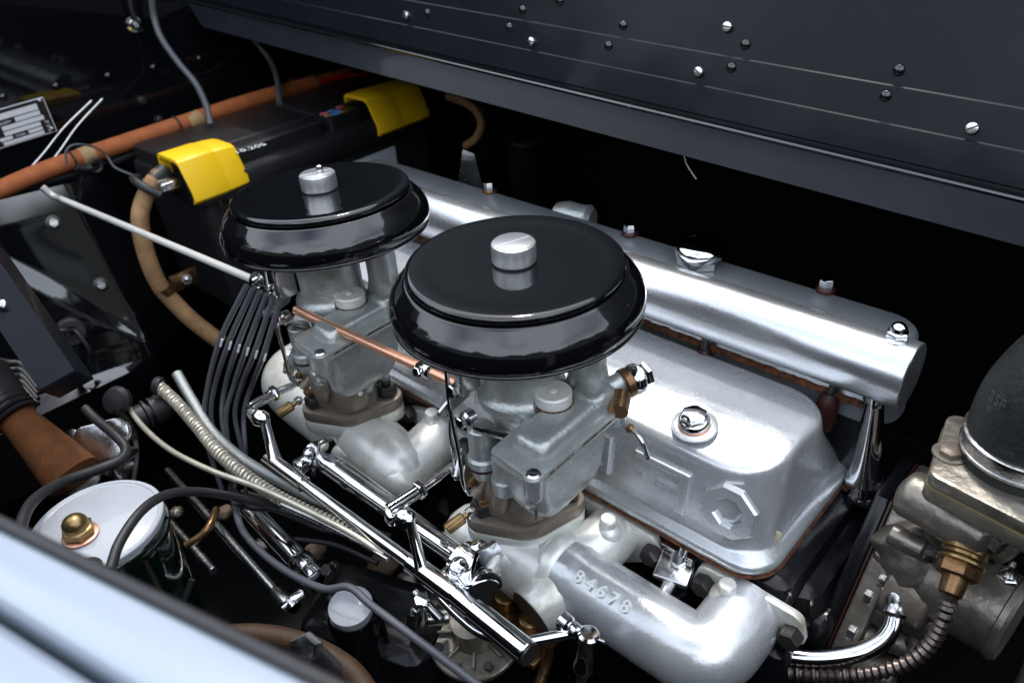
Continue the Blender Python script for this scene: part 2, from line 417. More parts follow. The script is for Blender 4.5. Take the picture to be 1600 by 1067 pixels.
# ------------------------------------------------------------------ near wing edge
wing = thing('front_wing', 'out of focus silver blue wing edge at the lower left corner', 'wing', at(200, 1000, z=.06))
ZW = .07
def wrow(t):
    a = at(0, 822, z=ZW).lerp(at(420, 1029, z=ZW), t)          # inner edge of the bright metal
    d = (at(420, 1029, z=ZW)-at(0, 822, z=ZW)).normalized(); nn = V((d.y, -d.x, 0))
    return a, d, nn
G1 = [(at(0, 940, z=ZW)-at(0, 822, z=ZW)).dot(wrow(0)[2]), (at(205, 1067, z=ZW)-at(0, 822, z=ZW)).dot(wrow(0)[2])]
print('wing gap', G1)
rows = []; rows2 = []; P_ = []
for i in range(-8, 20):
    a, d, nn = wrow(i/10); g = G1[0]+(G1[1]-G1[0])*i/10/.55
    rows.append([a+nn*.001+V((0, 0, -.05)), a+nn*.0005+V((0, 0, -.003)), a+nn*.0012+V((0, 0, -.0008)), a+nn*.003, a+nn*g*.5+V((0, 0, .0004)), a+nn*(g-.004), a+nn*(g-.0012)+V((0, 0, -.0015)), a+nn*g+V((0, 0, -.006)), a+nn*g+V((0, 0, -.03))])
    rows2.append([a+nn*(g+.0035)+V((0, 0, -.03)), a+nn*(g+.0035)+V((0, 0, -.005)), a+nn*(g+.0050)+V((0, 0, -.0015)), a+nn*(g+.008), a+nn*(g+.04)+V((0, 0, -.004)), a+nn*(g+.08)+V((0, 0, -.016)), a+nn*(g+.12)+V((0, 0, -.05))])
    P_.append(a-nn*.0026+V((0, 0, -.0035)))
MB().sheet(rows).build('wing_top', bodyp, wing, angle=70)
MB().sheet(rows2).build('wing_side', bodyp, wing, angle=70)
MB().tube(P_, .0030, 12, 3).build('rubber_seal', rubber, wing)

# ------------------------------------------------------------------ firewall fittings
# the cowl end (firewall, footwell, hose, battery) is built nearer and smaller, then enlarged about the camera's position
COWL_K, COWL_T = 1.29, CAM*(1-1.29)
before = set(bpy.data.objects)
def scale_cowl_about_camera():
    bpy.context.view_layer.update()
    for o in [q for q in bpy.data.objects if q not in before]:
        if o.type == 'MESH': o.data.transform(Matrix.Scale(COWL_K, 4))
        if o.parent is None: o.location = o.location*COWL_K + COWL_T
struct('firewall', MB().box((-.725, .15, -.15), (.03, 1.7, 1.2)), black_body)
XF = -.71
plate = thing('id_plate', 'black and silver identification plate riveted to the firewall', 'plate', at(62, 232, x=XF))
pTR, pBR = at(62, 153, x=XF+.003), at(93, 203, x=XF+.003)
pBL = at(0, 232, x=XF+.003); dy = (pBR-pBL).normalized(); pBL = pBR-dy*.105; pTL = pTR-dy*.105
ctr = (pTR+pBL)/2; PM = mtx(ctr, dy, pTR-pBR); PW, PH = .105, (pTR-pBR).length
def pl(x0, y0, x1, y1, h, m_, nm, par=None):
    M = PM @ Matrix.Translation(((x0+x1)/2*PW, (y0+y1)/2*PH, 0))
    return MB().prism([(-abs(x1-x0)*PW/2, -abs(y1-y0)*PH/2), (abs(x1-x0)*PW/2, -abs(y1-y0)*PH/2), (abs(x1-x0)*PW/2, abs(y1-y0)*PH/2), (-abs(x1-x0)*PW/2, abs(y1-y0)*PH/2)], h, M).build(nm, m_, par or plate)
pl(-.5, -.5, .5, .5, .0012, white, 'rim'); pl(-.49, -.475, .49, .475, .0015, platem, 'face')
for x0, y0, x1, y1 in ((-.4, .22, .40, .38), (.12, .07, .40, .19), (-.4, .07, -.12, .19), (-.05, -.08, .42, .04), (-.05, -.22, .36, -.11), (.20, -.34, .36, -.25), (-.12, -.34, .02, -.25), (-.1, -.46, .36, -.37)):
    pl(x0, y0, x1, y1, .0019, white, 'blank_field')
text('lettering', 'Baujahr', .0052, PM @ Matrix.Translation((.0*PW, .13*PH, .0016)), white, plate, .0002)
text('lettering', 'hinten', .0046, PM @ Matrix.Translation((.11*PW, -.295*PH, .0016)), white, plate, .0002)
for yy in (-.16, -.29, -.41): text('lettering', 'kg', .0048, PM @ Matrix.Translation((.43*PW, yy*PH, .0016)), white, plate, .0002)
for q in ((.455, .41), (.455, -.41)):
    MB().lathe(PM @ V((q[0]*PW, q[1]*PH, .0015)), V((1, 0, 0)), [(.0032, 0), (.0028, .001), (.0012, .0018)], 14).build('rivet', steel, plate)
for i, (px, py) in enumerate(((220, 157), (247, 187), (455, 127))):
    tag(MB().lathe(at(px, py, x=XF), V((1, 0, 0)), [(.0062, 0), (.0062, .003), (.0048, .0032), (.0048, .007), (.004, .008)], 16).build('stud', steel_dk, None),
        ['grey stud on the firewall, upper of the pair above the orange hose', 'grey stud on the firewall, lower of the pair above the orange hose', 'dark stud on the firewall behind the battery'][i], 'stud', 'studs on the firewall')
for i, (px, py) in enumerate(((5, 152), (88, 135), (169, 119), (240, 106), (312, 92))):
    tag(MB().lathe(at(px, py, x=XF), V((1, 0, .2)), [(.0052, 0), (.0046, .002), (.003, .0036), (.0012, .0042)], 14).build('rivet', blackp, None),
        'domed rivet in the firewall row, %s' % ['far left above the identification plate', 'above the right half of the identification plate', 'right of the plate above the bright ribs', 'above the two grey studs', 'rightmost, beside the grey cable'][i], 'rivet', 'row of rivets on the firewall')
wp = thing('wing_nut_fitting', 'bright nut and washer on the firewall at the top left', 'fitting', at(209, 38, x=XF))
MB().lathe(at(209, 38, x=XF), (1, -.2, 0), [(.010, 0), (.010, .002), (.006, .003), (.006, .01), (.003, .014)], 18).build('nut', chrome, wp)
MB().tube([at(203, 0, x=XF+.01), at(207, 20, x=XF+.01), at(216, 42, x=XF+.008), at(222, 50, x=XF+.006)], .003, 8).build('bracket', steel_dk, wp)
# highlights of twin pressed ribs, put in as bright steel strips
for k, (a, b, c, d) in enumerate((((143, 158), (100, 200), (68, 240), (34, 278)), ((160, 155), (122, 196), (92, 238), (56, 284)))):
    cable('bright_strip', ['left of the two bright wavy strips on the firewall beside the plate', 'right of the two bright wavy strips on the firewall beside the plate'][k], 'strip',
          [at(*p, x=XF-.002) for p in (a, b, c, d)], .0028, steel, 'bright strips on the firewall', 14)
# ------------------------------------------------------------------ footwell cover S2
S0 = V((-.575, -.125, -.035)); S1 = V((-.508, -.125, -.232)); dS = (S1-S0)
rows = []
def s2(y, t):
    p = S0.lerp(S1, t); p.y = y
    n_ = V((.92, -.216, .315))
    dp = (t-.2-(y+.226)/.14)*.208/1.79; w_ = .019*max(0, 1-((t-.50)/.42)**2)**.7       # crease shaped to reflect the sky as a bright streak
    b = .24*max(-w_/2, min(w_/2, dp))
    if y < -.125: p.x += .235*(y+.125)
    fold = 0
    if y > -.125: p.x -= (y+.125)*.85; p.z -= (y+.125)*.12
    if t > 1: p.x = S1.x - (t-1)*.06+(-.85*(y+.125) if y > -.125 else 0); p.z = S1.z-(t-1)*.5
    return p+n_*b
ys = [-.47+.0030*i for i in range(114)]+[-.1265, -.1235, -.11, -.09, -.06, -.03]
for t in [-.06, -.03]+[i/110 for i in range(111)]+[1.015, 1.05, 1.2]: rows.append([s2(y, t) for y in ys])
struct('footwell_panel', MB().sheet(rows), black_panel, angle=50)
fs = cable('panel_seam', 'fine bright seam line down the black footwell panel', 'seam', [s2(-.125, t)+V((.0006, 0, .0004)) for t in (0, .3, .6, 1)], .0011, black_body, None, 8, 4)  # glossy black bead added on the fold to catch its edge highlight
for i, (px, py) in enumerate(((84, 348), (158, 445))):
    p = on(px, py, S0, V((.92, -.216, .315)).normalized())
    b = thing('panel_bolt', ['upper hex bolt with washer on the black footwell panel', 'lower hex bolt with washer on the black footwell panel'][i], 'bolt', p, 'bolts on the footwell panel')
    MB().lathe(p, V((.92, -.216, .315)), [(.0085, 0), (.0085, .0012), (.007, .002)], 20).build('washer', steel_dk, b)
    MB().hexn(p+V((.92, -.216, .315))*.002, V((.92, -.216, .315)), .0056, .005, 0, .3).build('head', steel, b)
# rubber grommet and looped wires
gp = on(112, 520, S0+V((.92, -.216, .315))*.012, V((.92, -.216, .315)).normalized())
gr = thing('grommet', 'black rubber grommet with wires in the footwell panel', 'grommet', gp)
MB().lathe(gp, (.92, -.216, .315), [(.016, -.01), (.016, .001), (.014, .003), (.008, .003), (.006, 0)], 24).build('ring', rubber, gr)
MB().tube([gp+V((0, -.045, .012)), gp+V((.01, -.02, .015)), gp+V((.012, -.005, .01)), gp], .0022, 8).build('wire', rubber, gr)
MB().tube([gp, gp+V((.014, .002, .006)), gp+V((.025, .004, -.015)), gp+V((.02, 0, -.035))], .0026, 8).build('wire', rubber, gr)

# ------------------------------------------------------------------ orange hose along the firewall
XH = -.640
hp = [at(-60, 322, x=XH), at(0, 297, x=XH), at(60, 271, x=XH), at(120, 249, x=XH), at(200, 222, x=XH), at(290, 192, x=XH), at(380, 162, x=XH), at(470, 136, x=XH), at(545, 118, x=XH)]
hose = thing('fabric_hose', 'orange cloth covered hose running behind the battery', 'hose', hp[2])
MB().tube(hp, .0108, 18, 12).build('sleeve', fabric, hose)
for px, py in ((135, 244), (302, 189)):
    a, b = at(px-9, py+4, x=XH), at(px+12, py-4, x=XH)
    MB().cyl(a, b, .0120, n=20, ch=.001).build('tape_band', tape, hose)
for px, py in ((113, 252), (276, 197), (492, 129)):
    a = at(px, py, x=XH); d = (hp[5]-hp[4]).normalized(); F = frame(d)
    MB().tube([a+F @ V((.0125*math.cos(t), .0125*math.sin(t), 0)) for t in [k*math.pi/6 for k in range(13)]], .0013, 8, 2).build('tie', rubber, hose)
cable('red_cable', 'red cable end emerging behind the battery near the bonnet', 'cable', [at(500, 128, x=XH+.01), at(530, 121, x=XH+.012), at(572, 118, x=XH+.015)], .0042, red)
cable('lower_black_pipe', 'thin black pipe beneath the orange hose at left', 'pipe', [at(-20, 312, x=-.645), at(70, 284, x=-.645), at(150, 262, x=-.645), at(215, 238, x=-.645)], .006, rubber)
cable('loom_wire', 'thin grey wire looping over the orange hose to the battery', 'wire', [at(104, 258, x=-.615), at(104, 235, x=-.615), at(120, 226, x=-.615), at(150, 231, x=-.615), at(168, 246, x=-.615), at(180, 262, x=-.60), at(210, 275, x=-.58), at(228, 283, x=-.54)], .0013, lead_m)
el = thing('ring_terminal', 'black ring terminal and cable eye below the orange hose', 'terminal', at(148, 262, x=-.615))
MB().tube([at(118, 262, x=-.615), at(135, 264, x=-.615), at(143, 262, x=-.615)], .0042, 10).build('crimp', rubber, el)
c_ = at(149, 259, x=-.615); MB().tube([c_+V((0, .0075*math.cos(t), .0075*math.sin(t))) for t in [k*math.pi/5 for k in range(11)]], .0022, 8, 2).build('eye', steel_dk, el)

# grey cables from above
cable('grey_cable', 'grey cable curving down the firewall onto the left half of the battery', 'cable', [at(237, 0, x=-.69), at(241, 28, x=-.69), at(252, 60, x=-.68), at(280, 100, x=-.66), at(305, 130, x=-.64), at(322, 165, x=-.61), at(329, 196, z=-.010)], .0042, lead_m, 'grey cables above the battery')
cable('grey_cable', 'grey cable dropping behind the middle of the battery under the bonnet corner', 'cable', [at(385, 50, x=-.69), at(405, 72, x=-.68), at(424, 98, x=-.66), at(434, 128, x=-.63), at(437, 162, z=-.010)], .0042, lead_m, 'grey cables above the battery')

# ------------------------------------------------------------------ battery
BX0, BX1, BY0, BY1, BZ = -.618, -.456, -.036, .335, -.012
bat = thing('battery', 'black car battery with yellow terminal covers beside the firewall', 'battery', ((BX0+BX1)/2, (BY0+BY1)/2, -.20))
cx, cy, w, l = (BX0+BX1)/2, (BY0+BY1)/2, BX1-BX0, BY1-BY0
cs = MB()
for z0, z1, s_ in ((-.20, -.052, .010),): cs.loft([[V((x, y, z)) for x, y in rrect(cx, cy, w-.014+e, l-.014+e, .008)] for z, e in ((z0, -.006), (z1, 0))])
cs.build('case', plast, bat)
ld = MB(); ld.loft([[V((x, y, z)) for x, y in rrect(cx, cy, w+e, l+e, .008)] for z, e in ((-.058, -.004), (-.054, 0), (-.034, 0), (-.031, -.003), (-.0305, -.012))]).build('lid', plast, bat)
# raised central deck with a stepped front, grooves
def deck(y0, y1, x0, x1, zt, nm='deck'):
    return MB().loft([[V((x, y, z)) for x, y in rrect((x0+x1)/2, (y0+y1)/2, x1-x0+e, y1-y0+e, .004)] for z, e in ((-.033, 0), (zt-.002, 0), (zt, -.004))]).build(nm, plast, bat)
deck(-.030, .166, BX0+.004, BX1-.052, BZ); deck(.170, .330, BX0+.004, BX1-.052, BZ)
deck(.032, .160, BX1-.050, BX1-.022, BZ, 'vent_cover'); deck(.172, .222, BX1-.050, BX1-.022, BZ, 'vent_cover')
for y in (.1635, .1725, .1765): MB().box(((BX0+BX1)/2-.02, y, BZ+.0004), (w-.06, .0012, .0016)).build('groove_edge', plast, bat)
for i in range(5): MB().box((BX1-.001, -.012+.012*i, -.062), (.004, .003, .014), bev=.001).build('rib', plast, bat)
MB().box((BX1-.0055, .165, -.115), (.002, .30, .10)).build('front_panel', plast, bat)
# yellow covers
def ycover(y0, y1, nm='terminal_cover'):
    o = MB(); secs = []
    x0, x1 = BX1-.062, BX1+.004; zt = BZ+.012
    P0 = [(x0, -.026), (x0, zt-.004), (x0+.003, zt-.001), (x0+.010, zt), (x1-.024, zt), (x1-.017, zt-.003), (x1-.001, -.035), (x1, -.046), (x1-.004, -.05)]
    for y, s_ in ((y0, .98), (y0+.002, 1), (y0+.042, 1), (y0+.044, .975), (y0+.047, .975), (y1-.016, .965), (y1-.003, .93), (y1, .90)):
        c = V(((x0+x1)/2, 0, -.04))
        sec = [V((c.x+(x-c.x)*(s_ if x > c.x else 1), y, c.z+(z-c.z)*s_)) for x, z in P0]
        sec2 = sec+[V((c.x+(p.x-c.x)*.93, y, c.z+(p.z-c.z)*.9)) for p in sec[::-1]]
        secs.append(sec2)
    o.loft(secs, True, False); c = secs[-1][:len(P0)]
    o.fan(o.ring(c)); return o.build(nm, yellow, bat, angle=30)
ycover(-.042, .030); ycover(.228, .322)
# terminal
tp = V((BX1-.050, -.048, -.022))
MB().lathe(tp, (0, 0, 1), [(.012, -.014), (.011, .0), (.010, .006), (.007, .008)], 20).build('terminal_post', steel, bat)
MB().box(tp+V((.012, -.006, -.006)), (.04, .024, .012), bev=.003).build('clamp', steel, bat)
# chalk date, warning stickers, side label
text('chalk_date', '10.205', .0150, mtx(at(391, 232, z=BZ+.0006), (.12, 1, 0), (-1, .1, 0)), white, bat, .0001)
for (px, py, m_) in ((506, 178, pink), (518, 174, blue), (524, 178, blue), (531, 168, pink), (512, 181, ochre), (535, 175, ochre), (527, 174, blue)):
    p = at(px, py, z=BZ+.0004); 
    if m_ is ochre: MB().prism([(-.007, -.003), (.007, -.003), (0, .007)], .0003, mtx(p, (0, 1, 0), (-1, 0, 0))).build('warning_sticker', m_, bat)
    else: MB().lathe(p, (0, 0, 1), [(.0058, 0), (.0058, .0005)], 18).build('warning_sticker', m_, bat)
lb = MB(); a = at(572, 250, x=BX1-.004); lb.prism([(0, 0), (.085, 0), (.085, .040), (.0, .040)], .0005, mtx(at(548, 302, x=BX1-.0038), (0, 1, 0), (0, 0, 1))).build('side_label', label_m, bat)
# battery cable sleeve
tcab = thing('battery_cable', 'tan cloth sleeved battery cable curving down beside the battery', 'cable', at(240, 430, z=-.16))
cp = [at(258, 268, x=-.505), at(240, 284, x=-.50), at(223, 318, x=-.495), at(219, 350, x=-.49), at(228, 395, x=-.485), at(246, 440, x=-.48), at(268, 468, x=-.475), at(300, 500, x=-.46), at(345, 535, x=-.44)]
MB().tube(cp, .0098, 16, 12).build('sleeve', tan, tcab)
MB().tube(cp[:2], .0106, 14, 4).build('boot', rubber, tcab)
MB().tube([tp+V((-.02, -.02, -.002)), tp+V((.0, -.032, .004)), tp+V((.02, -.03, -.002)), tp+V((.03, -.02, -.012))], .0048, 12).build('lug', rubber, tcab)
MB().cyl(at(254, 448, x=-.479), at(262, 458, x=-.478), .0112, n=18).build('clip', bronze, tcab)
MB().box(at(288, 437, x=-.475), (.004, .034, .022), bev=.003).build('bracket', bronze, tcab)
MB().hexn(at(291, 435, x=-.471), (1, -.3, .3), .007, .007, .004).build('bolt', steel, tcab)

scale_cowl_about_camera()
# ================================================================== ENGINE
# black block and head masses beneath
blk = thing('engine_block', 'black enamelled engine block beneath the silver covers', 'engine block', (-.12, .15, -.60))
b_ = MB(); b_.box((-.145, .18, -.46), (.77, .22, .32), bev=.02); b_.build('block', black_eng, blk)
b_ = MB(); b_.box((-.145, .165, -.298), (.77, .21, .045), bev=.014); b_.build('head_deck', black_eng, blk)
for i in range(8): MB().box((-.46+.1*i, .045, -.40), (.03, .03, .16), bev=.008).build('cast_rib', black_eng, blk)

# main rocker cover ----------------------------------------------------------
CX0, CX1, CY0, CY1, CZ = -.50, .218, .052, .268, -.272
rc = thing('rocker_cover', 'large silver rocker cover with embossed letters and a chrome centre nut', 'rocker cover', ((CX0+CX1)/2, .16, CZ))
def ztop(y):
    a = -.1790+(y-.07)*.215         # front facet rising to the ridge at y=.125
    b = -.1672-(y-.125)*.13
    k = .0022; d = (a-b)/k
    return min(a, b)-k*math.log(1+math.exp(-abs(d)))*.6
def covring(ix0, iyf, iyb, z, rad, n=10, zfun=False, dz=0):
    x0, x1, y0, y1 = CX0+ix0, CX1-ix0, CY0+iyf, CY1-iyb; o = []
    base = rrect((x0+x1)/2, (y0+y1)/2, x1-x0, y1-y0, rad, n); out_ = []
    for i in range(len(base)):
        p, q = V(base[i]), V(base[(i+1) % len(base)]); k = max(1, round((q-p).length/.012))
        out_.append((p, q))
    o_seg = []; KK = [14 if (i % (n+1)) == n and (i//(n+1)) in (1, 3) else (44 if (i % (n+1)) == n else 1) for i in range(len(out_))]
    KK = [({0: 44, 1: 14, 2: 44, 3: 14}[i//(n+1)] if i % (n+1) == n else 1) for i in range(len(out_))]
    for p, q in out_:
        kk = KK[len(o_seg)]; o_seg.append(1)
        for j in range(kk):
            s_ = p.lerp(q, j/kk); o.append(V((s_.x, s_.y, (ztop(s_.y)+dz) if zfun else z)))
    return o
rings = [covring(.0, .0, .0, CZ, .034), covring(-.002, -.002, -.002, CZ+.002, .036), covring(-.002, -.002, -.002, CZ+.007, .036), covring(.001, .001, .001, CZ+.011, .034),
         covring(.008, .007, .008, CZ+.0125, .034), covring(.0098, .009, .014, CZ+.016, .036), covring(.0110, .0105, .026, CZ+.03, .040), covring(.0125, .0145, .046, CZ+.058, .044), covring(.0140, .0160, .053, CZ+.073, .046)]
for q, dz, rad in ((0, -.010, .034), (.0009, -.0055, .034), (.0024, -.0024, .033), (.0050, -.0008, .031), (.0085, -.0001, .028), (.015, 0, .024), (.028, 0, .02), (.036, 0, .016), (.044, 0, .012), (.052, 0, .01), (.060, 0, .008), (.066, 0, .006), (.072, 0, .004)):
    rings.append(covring(.0145+q, .0168+q, .056+q*.5, 0, rad+.014, zfun=True, dz=dz))
cb_ = MB().loft(rings, True, True); cb_.build('cover_shell', alu, rc, angle=50)
gk = MB().loft([covring(-.001, -.001, -.001, CZ-.004, .036), covring(-.003, -.003, -.003, CZ-.002, .036), covring(-.001, -.001, -.001, CZ-.0002, .036)]).build('rust_gasket', rust, rc, angle=60)
# centre nut
np_ = at(1085, 664, z=-.169); nn_ = V((0, -.2, 1)).normalized()
MB().lathe(np_-nn_*.001, nn_, [(.021, 0), (.0205, .0018), (.0165, .0032)], 32).build('nut_boss', alu, rc)
MB().lathe(np_+nn_*.0022, nn_, [(.0148, 0), (.0148, .0018)], 28).build('copper_washer', copper, rc)
MB().lathe(np_+nn_*.004, nn_, [(.0142, 0), (.0146, .002), (.0132, .005), (.0118, .006)], 28).build('nut_collar', chrome, rc)
MB().hexn(np_+nn_*.0095, nn_, .0118, .0065, 0, .35).build('nut_head', chrome, rc)
# embossed characters on the front face
fa, fb = V((0, CY0+.0105, CZ+.03)), V((0, CY0+.0145, CZ+.058)); upf = (fb-fa).normalized(); nf = upf.cross(V((1, 0, 0)))
nf = nf if nf.y < 0 else -nf
FM = mtx(V((.0, CY0+.0105, CZ+.03)), (1, 0, 0), upf)
if (FM.to_3x3() @ V((0, 0, 1))).y > 0: raise RuntimeError
def fpt(px, py):
    q = on(px, py, FM.translation, nf); l_ = FM.inverted() @ q; return (l_.x, l_.y)
def emb(pts, name, h=.0052, ch=.0026): return MB().prism(pts, h+.0012, FM @ zf(-.0012), ch).build(name, alu, rc, angle=20)
def bar(p, q, wd_=.0022):
    p, q = V(p), V(q); d = (q-p).normalized(); n_ = V((-d.y, d.x))*wd_/2
    return [tuple(p-n_), tuple(q-n_), tuple(q+n_), tuple(p+n_)]
e1 = [fpt(998, 694), fpt(1083, 740), fpt(1072, 806), fpt(990, 762)]
def inset(pl_, k): c = V((sum(p[0] for p in pl_)/len(pl_), sum(p[1] for p in pl_)/len(pl_))); return [tuple(c+(V(p)-c)*k) for p in pl_]
def ringemb(outer, k, name, h=.0050):
    inner = inset(outer, k); o = MB(); z0 = -.0012
    def L(p, z): return FM @ V((p[0], p[1], z))
    o_ = [inset(outer, 1.0), inset(outer, 1.0), inset(outer, .925), inset(outer, k+.075), inner, inner]
    zs = [z0, h-.0022, h, h, h-.0022, z0]
    rs = [o.ring([L(p, z) for p in pp]) for pp, z in zip(o_, zs)]
    for a, b in zip(rs, rs[1:]): o.bridge(a, b)
    return o.build(name, alu, rc, angle=20)
lx0, ly1 = fpt(996, 700); lx1 = fpt(1082, 745)[0]; H_ = .046
ytop = ly1+.001; yb_ = ytop-H_
emb([(lx0, ytop-.008), (lx0, ytop), (lx1, ytop), (lx1, yb_), (lx1-.011, yb_), (lx1-.011, yb_+.018), (lx1-.034, yb_+.018), (lx1-.034, yb_+.026), (lx1-.011, yb_+.026), (lx1-.011, ytop-.008)], 'embossed_character')
emb([(lx0+.004, yb_+.019), (lx0+.004, yb_+.026), (lx0+.013, yb_+.026), (lx0+.013, yb_+.019)], 'embossed_character')
ox, oy = fpt(1141, 798)
oct_ = [(ox+sx*.5, oy+sy*.5) for sx, sy in ((-.018, -.052), (.018, -.052), (.05, -.024), (.05, .024), (.018, .052), (-.018, .052), (-.05, .024), (-.05, -.024))]
ringemb(oct_, .5, 'embossed_character')
for dxx in (.066, .126, .186, .246):
    q = [(lx0-dxx+.04, yb_+.002), (lx0-dxx+.04, ytop), (lx0-dxx, ytop), (lx0-dxx, yb_+.002)]
    ringemb(q, .55, 'embossed_character')
MB().box(FM @ V((*fpt(1216, 838), .0003)), (.0045, .0006, .010), FM.to_3x3() @ Matrix.Rotation(-math.pi/2, 3, 'X'), .0002).build('paint_chip', chip, rc)

# far (exhaust side) rocker cover --------------------------------------------
fc = thing('far_rocker_cover', 'narrow satin aluminium rocker cover behind the polished tube', 'rocker cover', (-.15, .26, -.24))
FZ = -.113
fy0, fy1, fx1 = .228, .290, at(1432, 530, z=FZ).x
def fring(i_, z, rad): return [V((x, y, z)) for x, y in rrect((-.55+fx1)/2, (fy0+fy1)/2, fx1+.55-2*i_, fy1-fy0-2*i_, rad, 8)]
MB().loft([fring(-.003, -.20, .03), fring(0, -.122, .03), fring(.0015, FZ-.003, .03), fring(.005, FZ, .027)]).build('cover_top', mat('satin_sheet_aluminium', (.22, .24, .255), .5, .42, bump=.15, bscale=200, var=.1, vscale=10, rvar=.06), fc, angle=60)
# stepped front wall below the tube
prof = [(.256, -.124), (.247, -.136), (.2455, -.145), (.240, -.147), (.238, -.154), (.233, -.156), (.230, -.166), (.224, -.168), (.222, -.174)]
rows = [[V((x, y, z)) for y, z in prof] for x in [-.55+.04*i for i in range(20)]+[.225]]
MB().sheet(rows).build('stepped_flank', alu_pol, fc, angle=25)
rows = []
for i in range(160):
    x = -.55+.78*i/159; j = .0016*noise.noise(V((x*90, 0, 0)))+.0012*noise.noise(V((x*260, 3, 0)))
    rows.append([V((x, .2215, -.1735+j)), V((x, .2185, -.1745+j*1.5)), V((x, .2175, -.179+j)), V((x, .228, -.182))])
MB().sheet(rows).build('rust_gasket', rust, fc, angle=80)
MB().box((-.16, .262, -.235), (.79, .068, .10)).build('head_side', black_eng, fc)
FILLC = at(1092, 412, z=FZ)
for i, (px, py) in enumerate(((765, 299), (984, 366), (1290, 453))):
    p = at(px, py, z=FZ+.001)
    MB().lathe(p, (0, 0, 1), [(.0095, -.001), (.0095, .0015), (.006, .003)], 20).build('fibre_washer', redp if i else bronze, fc)
    MB().hexn(p+V((0, 0, .0025)), (0, 0, 1), .0072, .010, .0, .3+i).build('cover_nut', chrome, fc)
fcap = thing('oil_filler_cap', 'round chrome oil filler cap on the far rocker cover', 'cap', FILLC)
MB().hexn(FILLC, (0, 0, 1), .0235, .010, 0, .2).build('hex_base', steel, fcap)
MB().lathe(FILLC+V((0, 0, .010)), (0, 0, 1), [(.022, 0), (.0255, .002), (.0265, .005), (.0262, .009), (.0245, .012), (.0200, .0145), (.0130, .016), (.005, .0165)], 48).build('dome', chrome, fcap)
# polished tube ---------------------------------------------------------------
TR, TY, TZ = .0305, .218, -.131
tube = thing('polished_tube', 'thick polished aluminium tube along the far rocker cover', 'tube', (-.15, TY, TZ-TR))
tx1 = at(1425, 590, y=TY).x
dT = V((1, 0, .006)).normalized()
T0, T1 = V((-.52, TY, TZ-.003)), V((tx1, TY, TZ+.003))
MB().lathe(T0, T1-T0, [(TR-.002, 0), (TR, .001)]+[(TR, (T1-T0).length*k/30) for k in range(1, 30)]+[(TR, (T1-T0).length-.0008), (TR-.0008, (T1-T0).length)], 64).build('barrel', alu_pol, tube, angle=30)
dn = T1+V((-.020, .002, TR-.004))
MB().lathe(dn, (0, 0, 1), [(.0105, 0), (.0105, .004), (.0085, .005)], 24).build('nut_seat', alu_pol, tube)
MB().hexn(dn+V((0, 0, .0045)), (0, 0, 1), .0092, .007, .0072, .2).build('dome_nut', chrome, tube)
pt0 = T1+V((-.024, -.004, -TR+.002)); pf = at(1350, 765, z=-.272)
pdir = pf-pt0; PL = pdir.length
post = thing('tube_post', 'tapered chrome post holding up the near end of the polished tube', 'post', pf)
MB().lathe(pt0, pdir, [(.010, -.004), (.0105, .004), (.009, .006), (.0085, .012), (.0115, PL*.45), (.0155, PL*.80), (.0175, PL*.86), (.0185, PL*.90), (.0170, PL*.95), (.0195, PL)], 36).build('shaft', chrome, post)
MB().hexn(pf-pdir.normalized()*.004, pdir, .020, .012, 0, .4).build('foot_nut', steel_dk, post)
# spark plug leads with red bases in the valley
for i, (px, py, qx, qy) in enumerate(((1105, 508, 1101, 548), (1316, 578, 1297, 618), (925, 455, 925, 500))):
    t = thing('plug_lead', ['spark plug lead in the valley left of the cover nut', 'spark plug lead near the right end of the valley', 'spark plug lead hidden partly by the front air filter'][i], 'plug lead', at(qx, qy+8, y=.21), 'spark plug leads in the valley')
    MB().cyl(at(px, py, y=.214), at(qx, qy, y=.212), .0045, n=14).build('lead', rubber, t)
    MB().lathe(at(qx, qy-4, y=.212), (.0, .0, -1), [(.0055, 0), (.009, .006), (.0105, .014), (.0105, .03), (.009, .04)], 20).build('plug_cap', redp, t)

